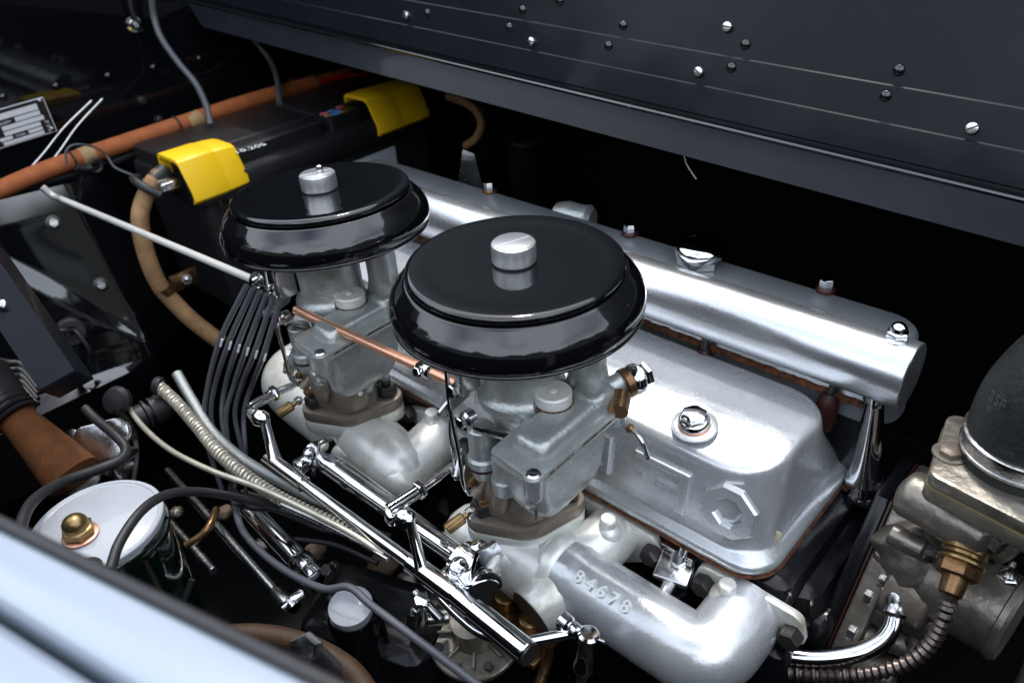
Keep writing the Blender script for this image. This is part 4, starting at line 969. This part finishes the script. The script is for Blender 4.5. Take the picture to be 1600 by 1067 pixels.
# ------------------------------------------------------------------ conduit, cables at lower left
cond = [at(248, 603, z=-.24), at(275, 628, z=-.245), at(305, 662, z=-.25), at(340, 705, z=-.255), at(380, 740, z=-.26), at(435, 776, z=-.265), at(500, 808, z=-.27), at(560, 835, z=-.275), at(610, 862, z=-.285)]
def ribs(r, pitch, depth): return lambda t, L: r-depth*abs(((L/pitch) % 1)-.5)*2*1.0
cdt = thing('ribbed_conduit', 'ivory spiral metal conduit running diagonally across the lower left', 'conduit', cond[4])
MB().tube(cond, .0052, 12, 12).build('core', steel_dk, cdt)
cp_ = spline(cond, 40); acc = [0]
for a, b in zip(cp_, cp_[1:]): acc.append(acc[-1]+(b-a).length)
hel = []; PIT = .0056; nt_ = int(acc[-1]/PIT*12); j = 0; xx = frame(cp_[1]-cp_[0]).col[0].copy()
for k in range(nt_):
    L_ = acc[-1]*k/nt_
    while j < len(acc)-2 and acc[j+1] < L_: j += 1
    p_ = cp_[j].lerp(cp_[j+1], (L_-acc[j])/max(1e-9, acc[j+1]-acc[j])); t_ = (cp_[min(j+2, len(cp_)-1)]-cp_[max(j-1, 0)]).normalized()
    xx = (xx-t_*xx.dot(t_)).normalized(); yy = t_.cross(xx); w = 2*math.pi*k/12
    hel.append(p_+(xx*math.cos(w)+yy*math.sin(w))*.0054)
MB().tube(hel, .0021, 6, 1, smooth=False).build('spiral_winding', ivory, cdt)
tag(MB().lathe(at(246, 602, z=-.238), (-.7, -.5, .2), [(.0105, -.004), (.0105, .002), (.009, .004), (.006, .004)], 24).build('conduit_grommet', rubber), 'black rubber grommet where the spiral conduit leaves the panel', 'grommet')
cable('braided_hose', 'grey green braided hose beside the spiral conduit', 'hose', [at(276, 583, z=-.24), at(298, 622, z=-.26), at(330, 672, z=-.28), at(380, 718, z=-.29), at(450, 758, z=-.30), at(520, 795, z=-.32)], .0062, braid)
cable('silver_cable', 'thin silver cable curving under the spiral conduit', 'cable', [at(196, 630, z=-.25), at(225, 668, z=-.25), at(268, 704, z=-.25), at(330, 735, z=-.25), at(400, 760, z=-.25), at(470, 792, z=-.25), at(540, 828, z=-.26), at(600, 866, z=-.27)], .0030, ivory, None, 12)
cable('silver_cable', 'thin second silver cable below the spiral conduit ending at the shafts', 'cable', [at(440, 788, z=-.262), at(500, 815, z=-.262), at(560, 846, z=-.268), at(606, 874, z=-.27)], .0024, steel, None, 10)
cable('black_cable', 'thin sheathed cable crossing the lower edge towards the pump', 'cable', [at(365, 780, z=-.30), at(380, 830, z=-.30), at(430, 880, z=-.30), at(500, 918, z=-.29), at(545, 917, z=-.28), at(580, 945, z=-.28), at(640, 990, z=-.28), at(700, 1035, z=-.28), at(760, 1080, z=-.28)], .0036, lead_m)
for j, (dx, dyy) in enumerate(((0, 0), (14, -6), (26, 6))):
    cable('black_hose', ['black hose sweeping in an arc over the round tank', 'black wire following the arc over the tank', 'short black wire below the arc over the tank'][j], 'hose',
          [at(172+dx, 890+dyy, z=-.17), at(188+dx, 845+dyy, z=-.165), at(222+dx, 797+dyy, z=-.165), at(262+dx, 772+dyy, z=-.18), at(310+dx, 768+dyy, z=-.21), at(360+dx, 775+dyy, z=-.25), at(420+dx, 788+dyy, z=-.28), at(470+dx, 800+dyy, z=-.31)] if j == 0 else
          ([at(360, 760, z=-.29), at(385, 790, z=-.29), at(430, 795, z=-.29), at(490, 812, z=-.30)] if j == 1 else [at(300, 905, z=-.28), at(285, 945, z=-.3), at(268, 860, z=-.26), at(250, 815, z=-.24)][:2]+[at(276, 965, z=-.32)]),
          [.0042, .0036, .003][j], rubber)
tie = thing('cable_tie', 'black tie bundling the wires below the ignition leads', 'tie', at(372, 762, z=-.28))
cc = at(372, 765, z=-.275); MB().tube([cc+V((.014*math.cos(t), .008*math.sin(t), .014*math.sin(t))) for t in [k*math.pi/6 for k in range(13)]], .0022, 8, 2).build('loop', rubber, tie)
cable('curved_rubber_hose', 'stiff black hose bending round the plated bracket', 'hose', [at(133, 638, z=-.20), at(150, 655, z=-.205), at(180, 680, z=-.21), at(196, 700, z=-.215), at(188, 718, z=-.215), at(150, 734, z=-.21), at(100, 752, z=-.20), at(60, 775, z=-.185), at(38, 805, z=-.17), at(25, 860, z=-.165)], .0050, rubber)
cable('spring_wire', 'thin coiled black spring wire beside the silver cable', 'wire', [at(180, 640, z=-.24), at(200, 660, z=-.25), at(212, 690, z=-.26), at(213, 720, z=-.27), at(208, 752, z=-.28)], .0030, rubber, None, 8, 60, lambda t, L: .0028+.0012*math.sin(L*3000) if t < .5 else .0026)
tag(MB().lathe(at(182, 626, z=-.235), (.3, -.6, .5), [(.015, -.008), (.017, 0), (.014, .006), (.004, .008)], 28).build('rubber_boot', rubber), 'round black rubber boot at the foot of the footwell panel', 'boot')
br = thing('pedal_bracket', 'plated steel bracket with a slot below the regulator box', 'bracket', at(160, 690, z=-.25))
bp = at(160, 690, z=-.24)
MB().prism(hull2([(-.022, .0, .009), (.012, .014, .016), (.018, -.012, .014)]), .006, mtx(bp, (.75, .35, -.2), (-.2, .6, .6)), .002).build('plate', steel, br)
MB().lathe(at(112, 686, z=-.238), (.3, -.7, .6), [(.009, -.008), (.011, 0), (.006, .003)], 22).build('eye', steel, br)
MB().lathe(at(165, 710, z=-.262), (.75, .3, -.25), [(.018, -.02), (.020, 0), (.020, .028), (.016, .03)], 30).build('barrel', steel, br)
MB().box(at(161, 678, z=-.2335), (.006, .010, .002), None, .001).build('slot', rubber, br)
ms = thing('black_coupling', 'black ribbed coupling on a shaft beneath the footwell panel', 'coupling', at(230, 650, z=-.27))
a, b = at(212, 655, z=-.27), at(262, 632, z=-.27); d = b-a
MB().lathe(a, d, [(.013, 0), (.015, .002), (.015, .010), (.011, .012), (.011, .02), (.016, .022), (.016, .034), (.012, .037), (.012, .05)], 28).build('body', rubber, ms)
for k in range(3): MB().lathe(a+d*(.30+.2*k), d, [(.0175, 0), (.0175, .003)], 24).build('rib', rubber, ms)
# regulator box
q1, q2, q3 = at(118, 580, z=-.120), at(62, 611, z=-.132), at(22, 440, z=-.060)
dl = (q3-q1); q1b = q1+dl*1.5; q2b = q2+dl*1.5; nR = (q2-q1).cross(dl).normalized(); nR = nR if nR.z > 0 else -nR
reg = thing('regulator_box', 'long black metal control box at the left edge', 'box', q2-nR*.03)
o_ = MB(); cq = [q1, q2, q2b, q1b]; cc = sum(cq, V())/4
o_.loft([[c-nR*.030 for c in cq], [c-nR*.0012 for c in cq], [c+(cc-c).normalized()*.0016 for c in cq]]).build('cover', bon_m, reg, angle=20)
MB().lathe(on(4, 478, q1, nR), nR, [(.006, -.002), (.006, .004), (.004, .006)], 16).build('fixing_nut', steel, reg)
for j in range(5):
    a = at(-10, 560+14*j, z=-.20); cable('loom_lead', 'black braided lead leaving the control box, number %s from the top' % ['one', 'two', 'three', 'four', 'five'][j] if False else ['topmost', 'second', 'middle', 'fourth', 'lowest'][j]+' black lead below the control box', 'lead',
        [at(-15, 560+13*j, z=-.205), at(12, 566+12*j, z=-.20), at(34, 570+9*j, z=-.205), at(58, 600+8*j, z=-.215)], .0036, rubber, 'leads below the control box')
# bellows strap
bs = thing('webbing_boot', 'orange brown ribbed webbing boot clamped at the far left', 'boot', at(80, 730, z=-.25))
a, b = at(28, 655, z=-.20), at(115, 745, z=-.25); d = b-a
wv = MB().lathe(a, d, [(.020, 0)]+[((.017+.011*k/80)+(.0005 if k % 2 else 0), d.length*k/80) for k in range(1, 81)]+[(.012, d.length+.006)], 40); wv.build('sleeve', canvas, bs, angle=20)
for k in range(5): MB().lathe(a-d.normalized()*(.004+.006*k), d, [(.0225, -.002), (.0245, 0), (.0225, .002)], 28).build('clamp_ring', rubber, bs)
MB().lathe(a-d.normalized()*.06, d, [(.03, 0), (.026, .03), (.021, .05)], 24).build('black_neck', rubber, bs)
tag(MB().lathe(at(118, 745, z=-.265), (.35, -.25, .9), [(.024, -.01), (.026, 0), (.022, .006), (.008, .009)], 36).build('steel_cap', steel), 'dull steel cap between the webbing boot and the round tank', 'cap')

for k_, (pts, lab) in enumerate((
    ([(378, 768), (430, 782), (500, 800), (560, 822), (610, 838)], 'black wire below the spiral conduit, upper of three'),
    ([(380, 775), (440, 800), (500, 826), (560, 838), (620, 870)], 'black wire below the spiral conduit, middle of three'),
    ([(376, 778), (395, 815), (440, 838), (520, 850), (590, 880)], 'black wire below the spiral conduit, lowest of three'))):
    cable('loom_wire', lab, 'wire', [at(x, y, z=-.315-.008*k_) for x, y in pts], .0028, rubber, 'wires below the spiral conduit')
bl_ = thing('small_banjo', 'small bright banjo fitting left of the pump flange', 'fitting', at(668, 950, z=-.36))
MB().cyl(at(648, 925, z=-.35), at(690, 968, z=-.36), .0050, n=16).build('pipe', chrome, bl_); MB().hexn(at(662, 938, z=-.348), (0, -.4, .9), .0085, .007).build('nut', chrome, bl_)
# round tank with white lid
TK = at(150, 818, z=-.20)
tk = thing('fluid_tank', 'round dark green tank with flat white lid and brass dome nut', 'tank', TK-V((0, 0, .2)))
TRr = .056
MB().lathe(TK, (0, 0, 1), [(TRr-.004, -.20), (TRr-.001, -.03), (TRr-.001, -.022), (TRr+.001, -.02), (TRr+.001, -.012), (TRr-.002, -.008)], 72).build('body', green, tk)
MB().lathe(TK, (0, 0, 1), [(TRr-.003, -.009), (TRr, -.006), (TRr, -.0010), (TRr-.0010, 0), (TRr-.0040, 0), (TRr-.0050, -.0010), (TRr-.0060, -.0010), (TRr-.0075, .0)], 72).build('lid', whitep, tk)
nq = at(126, 836, z=-.199)
MB().lathe(nq, (0, 0, 1), [(.0150, 0), (.0150, .0015), (.0138, .002)], 28).build('washer', copper, tk)
MB().hexn(nq+V((0, 0, .002)), (0, 0, 1), .0135, .0085, .0108, .2).build('dome_nut', brass, tk)
c2 = at(135, 893, z=-.1985)
MB().tube([c2+V((.012*math.cos(t), .012*math.sin(t), .002)) for t in [k*math.pi/8 for k in range(17)]], .0016, 8, 2).build('clip_ring', steel_dk, tk)

# chrome rods and pipes in the depths, lower left
def rod(name, label, cat, a, b, r, m_=chrome, group=None, ends=None):
    t = thing(name, label, cat, b, group)
    MB().cyl(a, b, r, n=20, ch=.0008).build('shaft', m_, t)
    if ends: MB().lathe(b, b-a, ends, 22).build('end_fitting', m_, t)
    return t
rod('chrome_rod', 'long slim chrome rod from the tank towards the T shaped joint', 'rod', at(262, 735, z=-.34), at(432, 925, z=-.34), .0052, steel, group='chrome rods deep in the bay', ends=[(.0055, -.004), (.0075, 0), (.0075, .018), (.0050, .02)])
rod('chrome_rod', 'short chrome rod beside the green tank', 'rod', at(258, 808, z=-.36), at(334, 892, z=-.36), .0054, steel, group='chrome rods deep in the bay')
rod('chrome_tube', 'thick chrome tube ending in a collar below the silver shafts', 'tube', at(385, 790, z=-.33), at(490, 902, z=-.33), .0125, ends=[(.0130, -.03), (.0145, -.028), (.0145, -.012), (.0125, -.01), (.0135, 0), (.0135, .006), (.008, .008)])
tj = thing('tee_joint', 'small chrome T shaped ball joint at the end of the slim rod', 'joint', at(450, 945, z=-.35))
MB().cyl(at(432, 925, z=-.345), at(462, 950, z=-.345), .0072, n=18, ch=.001).build('barrel', chrome, tj)
MB().cyl(at(440, 950, z=-.345), at(475, 925, z=-.34), .0058, n=18, ch=.001).build('cross_pin', chrome, tj)
tag(MB().hexn(at(516, 890, z=-.32), (.3, -.5, .7), .0065, .012).build('bright_bolt', chrome), 'small bright bolt head left of the white cap', 'bolt')
WC = at(547, 945, z=-.33)
wc = thing('white_cap', 'round pale cap on a black cylinder at bottom centre', 'cap', WC-V((0, 0, .1)))
MB().lathe(WC, (.1, -.1, 1), [(.0205, -.012), (.0215, -.008), (.0215, -.001), (.0200, 0)], 40).build('lid', whitep, wc)
MB().lathe(WC, (.1, -.1, 1), [(.026, -.12), (.026, -.02), (.022, -.012)], 40).build('cylinder', blackp, wc)
cable('copper_pipe', 'short curved copper pipe crossing the chrome rods', 'pipe', [at(338, 795, z=-.32), at(328, 820, z=-.32), at(312, 838, z=-.325), at(290, 852, z=-.33)], .0042, bronze)
cable('brown_hose', 'brown cloth hose behind the wing edge at the bottom', 'hose', [at(300, 1010, z=-.32), at(350, 994, z=-.32), at(410, 992, z=-.32), at(480, 1008, z=-.32), at(545, 1045, z=-.32), at(580, 1090, z=-.32)], .010, brown)
cable('brown_pipe', 'brown pipe rising below the cross rod at the bottom', 'pipe', [at(858, 1005, z=-.36), at(855, 1030, z=-.38), at(840, 1075, z=-.40)], .0052, bronze)
wt = thing('grey_bolt_head', 'pale hex head beside the wing edge at bottom left', 'bolt', at(478, 1015, z=-.20))
MB().hexn(at(482, 1012, z=-.17), (.4, -.5, .7), .011, .014, 0, .4).build('head', steel, wt)
MB().cyl(at(482, 1012, z=-.17), at(520, 1050, z=-.20), .008, n=16).build('shank', steel_dk, wt)
bc = thing('black_gear_case', 'dusty black gear case at the bottom behind the pale cap', 'gear case', at(600, 985, z=-.46))
o_ = MB(); o_.box(at(600, 985, z=-.44), (.16, .10, .09), Matrix.Rotation(R(20), 3, 'Z') @ Matrix.Rotation(R(8), 3, 'X'), .02); o_.build('case', black_eng, bc)
MB().cyl(at(520, 895, z=-.42), at(640, 1010, z=-.42), .022, n=28, ch=.004).build('tube', black_eng, bc)
for px, py in ((560, 985), (640, 975)): MB().hexn(at(px, py, z=-.392), (0, 0, 1), .007, .006).build('case_bolt', steel_dk, bc)
# disc flange with bolts (pump) bottom centre
DP = at(742, 985, z=-.40)
dp = thing('pump_flange', 'round cast flange with dark bolts under the throttle shafts', 'flange', DP-V((0, 0, .03)))
DN = V((.12, -.25, 1)).normalized(); DF = fr(DP, DN)
MB().lathe(DP, DN, [(.046, -.010), (.050, -.008), (.050, -.001), (.0485, 0), (.044, -.0005), (.040, -.0015), (.024, -.002), (.022, .006), (.020, .03)], 64).build('disc', alu_raw, dp)
for k in range(8):
    a = k*math.pi/4+.3; p = DF @ V((.040*math.cos(a), .040*math.sin(a), 0))
    MB().hexn(p, DN, .0048, .004).build('flange_bolt', steel_dk, dp)
    q = DF @ V((.030*math.cos(a+.4), .030*math.sin(a+.4), .001))
    MB().box(q, (.018, .003, .005), DF.to_3x3() @ Matrix.Rotation(a+.4, 3, 'Z'), .001).build('web', alu_raw, dp)
MB().cyl(at(665, 965, z=-.37), at(700, 962, z=-.375), .0085, n=20, ch=.001).build('inlet_pipe', steel, dp)
MB().hexn(at(655, 966, z=-.37), (-1, -.5, 0), .011, .010).build('inlet_nut', chrome, dp)
ps = thing('brass_plate', 'tarnished brass plate under the manifold port with two brass plugs', 'plate', at(815, 960, z=-.38))
MB().box(at(805, 960, z=-.385), (.11, .07, .008), None, .002).build('plate', bronze, ps)
for px, py in ((790, 932), (828, 968)): MB().lathe(at(px, py, z=-.368), (0, 0, 1), [(.010, -.014), (.011, -.012), (.011, .002), (.008, .004)], 24).build('plug', brass, ps)
# rusty castings deep under the shafts
for j, (px, py, s_) in enumerate(((600, 880, .018), (640, 905, .013), (350, 800, .011), (410, 850, .012), (700, 790, .014), (275, 800, .009), (492, 862, .014))):
    p = at(px, py, z=-.43); o = MB(); rs = []
    for k in range(9):
        th = math.pi*(k+.5)/9; ring = []
        for i in range(16):
            a = 2*math.pi*i/16; q = V((math.sin(th)*math.cos(a), math.sin(th)*math.sin(a), math.cos(th)*.6)); ring.append(p+q*s_*(1+.35*noise.noise(q*2.2+V((j, 0, 0)))))
        rs.append(ring)
    tag(o.loft(rs).build('rough_casting', alu_raw if j % 2 else mat('corroded_iron_%d' % j, (.17, .12, .08), .2, .7, bump=1, bscale=150, var=.5, vscale=50), angle=70),
        ['rough casting under the outer shaft near the levers', 'rough casting right of the pale cap', 'rough casting between the chrome rods near the black arc hose', 'rough casting beside the slim chrome rod', 'rough casting in the gap left of the front manifold', 'rough casting behind the round tank', 'rough casting under the spiral conduit'][j], 'casting', 'rough castings deep in the engine bay')

# ------------------------------------------------------------------ right side: water pump housing
wpn = thing('water_pump_housing', 'stained cast aluminium water outlet housing at the right edge', 'housing', at(1450, 900, z=-.35))
def H(m_, nm, mb, **k): return mb.build(nm, m_, wpn, **k)
FP = -.135
c1, c2_, c3, c4 = at(1490, 652, z=FP), at(1462, 742, z=FP), at(1640, 832, z=FP), at(1660, 690, z=FP)
cen = (c1+c2_+c3+c4)/4
def plate4(shr, z, h, m_, nm, ch=.002):
    poly = hull2([(*(cen+(c-cen)*shr).to_2d(), .010) for c in (c1, c2_, c3, c4)]); return H(m_, nm, MB().prism(poly, h, zf(z), ch, True), angle=30)
plate4(.86, FP-.010, .011, alu_raw, 'outlet_flange'); plate4(.87, FP-.0118, .0014, gasket_y, 'flange_gasket', 0); plate4(.88, FP-.024, .0120, alu_raw, 'lower_flange')
q = at(1484, 708, z=FP+.002); H(zinc_br, 'flange_bolt', MB().hexn(q, (0, 0, 1), .0085, .005, 0, .3)); H(alu_raw, 'bolt_washer', MB().lathe(q-V((0, 0, .001)), (0, 0, 1), [(.0125, 0), (.0125, .0015)], 24))
# lumpy casting under the flange
def lump(nm, a, b, r0, r1, m_=alu_raw, sx=1.0, amp=.07):
    d = b-a; o = MB(); n_ = 16; rs = []; F = frame(d)
    for k in range(n_+1):
        t = k/n_; r = (r0+(r1-r0)*t)*(1-.60*max(0, (abs(t-.5)-.40)/.10)**2)
        rs.append([a+d*t+F @ V((r*math.cos(x)*sx, r*math.sin(x), 0))*(1+amp*noise.noise(V((math.cos(x), math.sin(x), t*3))*1.5)) for x in [2*math.pi*i/28 for i in range(28)]])
    return H(m_, nm, o.loft(rs), angle=60)
lump('outlet_arm', at(1408, 762, z=-.195), at(1556, 848, z=-.195), .0205, .0200, amp=.03)
lump('outlet_shoulder', at(1470, 730, z=-.19), at(1640, 800, z=-.19), .034, .034)
lump('upper_body', at(1520, 790, z=-.215), at(1600, 830, z=-.225), .030, .034)
H(steel_dk, 'arm_end_nut', MB().hexn(at(1545, 838, z=-.192), (.9, -.35, -.1), .0095, .012))
Fx = .274
yz = [(.177, -.232), (.087, -.342), (.075, -.40), (.20, -.43), (.27, -.30), (.24, -.232)]
H(alu_raw, 'cover_face', MB().prism(yz, .020, mtx((Fx, 0, 0), (0, 1, 0), (0, 0, 1)), .004, True), angle=30)
H(redp, 'red_gasket', MB().prism([(y-.0015, z+.0008) for y, z in yz], .0018, mtx((Fx-.0018, 0, 0), (0, 1, 0), (0, 0, 1))), angle=30)
H(black_eng, 'backing_flange', MB().prism([(y-.004, z+.003) for y, z in yz], .012, mtx((Fx-.0145, 0, 0), (0, 1, 0), (0, 0, 1)), .002, True), angle=30)
lump('cast_neck', at(1400, 815, z=-.245), at(1440, 900, z=-.285), .026, .030)
H(alu_raw, 'screw_boss', MB().cyl(at(1390, 832, z=-.243), at(1446, 861, z=-.243), .0100, .0095, n=24, ch=.002))
H(steel, 'boss_screw', MB().hexn(at(1446, 861, z=-.243), (1, -.1, 0), .0075, .010, 0, .4))
b = MB(); b.box(at(1398, 873, z=-.275), (.034, .026, .024), Matrix.Rotation(R(12), 3, 'X'), .006); H(alu_raw, 'cast_pad', b, angle=30)
b = MB(); b.box(at(1372, 955, z=-.325), (.030, .022, .022), Matrix.Rotation(R(8), 3, 'Y'), .006); H(alu_raw, 'cast_pad', b, angle=30)
lump('pump_belly', at(1395, 900, z=-.30), at(1470, 945, z=-.30), .034, .030, zinc_br)
lump('pump_belly', at(1415, 940, z=-.33), at(1480, 985, z=-.33), .030, .022)
lump('lower_lug', at(1330, 985, z=-.345), at(1375, 1005, z=-.345), .013, .012)
lump('lower_lug', at(1310, 1028, z=-.37), at(1400, 1060, z=-.37), .016, .018)
lump('lower_lug', at(1390, 1000, z=-.33), at(1425, 1015, z=-.33), .010, .009)
H(steel, 'foot_screw', MB().hexn(at(1418, 1003, z=-.325), (1, -.3, .2), .0075, .010))
for px, py in ((1350, 930), (1372, 905), (1325, 985)):
    H(steel, 'cover_screw', MB().hexn(at(px, py, x=Fx+.021), (1, 0, 0), .0060, .006))
# pump cylinder at right
pc = thing('pump_cylinder', 'large smooth aluminium cylinder on the right below the hose', 'cylinder', at(1540, 1000, z=-.32))
a, b = at(1470, 905, z=-.285), at(1580, 968, z=-.285); d = b-a
MB().lathe(a, d, [(.026, -.02), (.034, -.012), (.0365, 0), (.0365, d.length*.90), (.0385, d.length*.92), (.0385, d.length), (.036, d.length+.003), (.026, d.length+.003)], 64).build('drum', alu_raw, pc)
gn = thing('grease_nipple', 'chrome grease nipple on top of the aluminium cylinder', 'nipple', at(1573, 905, z=-.235))
g = at(1573, 905, z=-.232)
MB().hexn(g, (0, -.1, 1), .0080, .006).build('hex', steel, gn); MB().lathe(g+V((0, 0, .006)), (0, 0, 1), [(.0065, 0), (.0068, .002), (.0045, .005), (.0026, .009), (.003, .011), (.0018, .013)], 18).build('tip', steel, gn)
# black slab at the lower right corner
sb_ = MB(); a = at(1640, 1010, z=-.16)
sb_.box(a+V((.0, .0, -.06)), (.012, .12, .16), Matrix.Rotation(R(-6), 3, 'X'), .004)
tag(sb_.build('radiator_shroud', plast), 'black slab of the radiator shroud at the lower right corner', 'shroud')
# elbow hose
eh = thing('coolant_hose', 'thick black rubber elbow hose clamped to the water outlet', 'hose', at(1580, 740, z=FP))
E0 = at(1592, 722, z=FP)
ep = [E0, E0+V((-.001, 0, .03)), E0+V((.002, .004, .060)), E0+V((.018, .012, .092)), E0+V((.050, .022, .110)), E0+V((.10, .035, .116)), E0+V((.16, .05, .116))]
MB().tube([E0-V((0, 0, .006)), E0, E0+V((0, 0, .012))], .041, 48, 4).build('outlet_neck', alu_raw, eh)
MB().tube(ep, .040, 48, 12, lambda t, L: .0400+(.0012 if L < .022 else 0)).build('elbow', rub_hose, eh, angle=60)
for zz in (.010, .022):
    cq = E0+V((0, 0, zz)); MB().lathe(cq, (0, 0, 1), [(.0415, 0), (.0430, .0008), (.0430, .0030), (.0415, .0038)], 64).build('wire_clamp', steel, eh)
MB().lathe(E0+V((0, 0, .0135)), (0, 0, 1), [(.0420, 0), (.0422, .008)], 64, False, False).build('clamp_band', steel, eh)
M = mtx(E0+V((-.027, -.030, .058))*1.0, (.72, -.66, .25), (-.1, .25, .95))
text('hose_lettering', '3SF', .013, mtx(E0+V((-.0268, -.0268, .062))-_f*.006, (.70, -.70, .12), (-.08, .10, 1)), mat('faded_print', (.04, .04, .036), 0, .6), eh, .0003)
text('hose_lettering', 'JGF', .014, mtx(E0+V((-.010, -.030, .085))-_f*.008, (.85, -.5, .25), (-.2, .2, 1)), MATS['faded_print'], eh, .0003)
# brass fitting and ribbed cable
bf = thing('brass_fitting', 'brass hex sender fitting screwed into the water outlet', 'fitting', at(1495, 905, z=-.22))
f0, f1 = at(1512, 848, z=-.205), at(1490, 912, z=-.225); d = f1-f0; L = d.length
MB().lathe(f0-d*.1, d, [(.0150, 0), (.0165, L*.15), (.0165, L*.34), (.0145, L*.38), (.0145, L*.45)], 28).build('collar', brass, bf)
MB().lathe(f0+d*.38, d, [(.0150, 0), (.0170, .002), (.0170, .004), (.0150, .005)], 28).build('ring', brass, bf)
MB().hexn(f0+d*.50, d, .0160, .012, 0, .3).build('hex', bronze, bf)
MB().cyl(f0+d*.8, f0+d*1.25, .0100, .0085, n=24).build('nozzle', bronze, bf)
rp = [f0+d*1.2, at(1482, 940, z=-.240), at(1474, 968, z=-.255), at(1455, 1005, z=-.28), at(1425, 1032, z=-.30), at(1380, 1048, z=-.32), at(1320, 1056, z=-.34), at(1250, 1053, z=-.35), at(1180, 1042, z=-.36), at(1130, 1034, z=-.36)]
cable('ribbed_sender_cable', 'black ribbed armoured cable curving down from the brass fitting', 'cable', rp, .0060, mat('tarnished_armour', (.16, .13, .12), .85, .34, var=.5, vscale=30), None, 16, 60, ribs(.0068, .0066, .0022))
# chrome water pipe
wpipe = thing('chrome_water_pipe', 'bent chrome water pipe leaving the pump casting to the left', 'pipe', at(1300, 1030, z=-.35))
MB().tube([at(1398, 960, z=-.305), at(1391, 985, z=-.312), at(1372, 1005, z=-.32), at(1330, 1022, z=-.33), at(1270, 1028, z=-.34), at(1200, 1018, z=-.345), at(1130, 1000, z=-.35)], .0080, 24, 12).build('pipe', chrome, wpipe)
MB().lathe(at(1397, 964, z=-.306), at(1400, 940, z=-.298)-at(1397, 964, z=-.306), [(.0095, 0), (.0110, .003), (.0095, .006), (.0100, .012), (.0112, .014), (.0105, .026)], 28).build('collar', steel, wpipe)
# head end details: black lumps
he = thing('head_end', 'black enamelled end of the cylinder head below the chrome post', 'cylinder head', (.235, .18, -.34))
MB().box((.236, .170, -.335), (.05, .19, .09), None, .024).build('casting', black_eng, he)
MB().lathe((.262, .10, -.335), (1, -.1, .1), [(.022, -.01), (.021, .004), (.012, .010)], 28).build('core_plug', black_eng, he)
MB().lathe((.262, .20, -.315), (1, -.1, .1), [(.018, -.01), (.017, .004), (.010, .008)], 28).build('core_plug', black_eng, he)
bl = thing('head_lug', 'small black lug with a bright edge right of the chrome post', 'lug', at(1405, 780, z=-.27))
MB().box(at(1408, 775, z=-.262), (.03, .035, .02), Matrix.Rotation(R(15), 3, 'Z'), .003).build('lug', steel_dk, bl)
MB().box(at(1398, 782, z=-.2525), (.022, .006, .003), Matrix.Rotation(R(5), 3, 'Z'), .001).build('bright_edge', steel, bl)

# ------------------------------------------------------------------ background bits beyond the engine
bgk = thing('coil_canister', 'black cylindrical canister in the shade beyond the engine', 'canister', at(825, 240, y=.55))
MB().lathe(at(822, 262, y=.52), (0, 0, 1), [(.030, -.12), (.030, .02), (.026, .024), (.024, .045), (.018, .05)], 32).build('body', black_far, bgk)
MB().lathe(at(822, 222, y=.52), (0, 0, 1), [(.0265, 0), (.0268, .002), (.0265, .004)], 32).build('band', steel_dk, bgk)
cable('amber_loop_hose', 'faint brown hose loop in the shade below the bonnet lip', 'hose', [at(700, 150, y=.50), at(735, 165, y=.50), at(752, 190, y=.50), at(745, 215, y=.50), at(728, 228, y=.50)], .007, tan)
tag(MB().prism([(0, 0), (.045, -.01), (.030, .05), (.012, .055)], .002, mtx(at(716, 290, y=.34), (1, .3, 0), (0, .1, 1))).build('grey_tab', steel), 'pale grey metal tab standing behind the far rocker cover', 'tab')
dh = thing('far_fitting', 'dull rounded casting just behind the far rocker cover', 'fitting', at(900, 345, y=.33))
MB().lathe(at(898, 340, y=.335), (1, .2, 0), [(.006, -.03), (.016, -.026), (.020, -.01), (.018, .012), (.020, .02), (.014, .026)], 26).build('body', zinc, dh)
cable('thin_wire', 'thin grey wire hanging below the bonnet lip', 'wire', [at(1068, 238, y=.42), at(1074, 258, y=.42), at(1088, 280, y=.42)], .0016, steel)
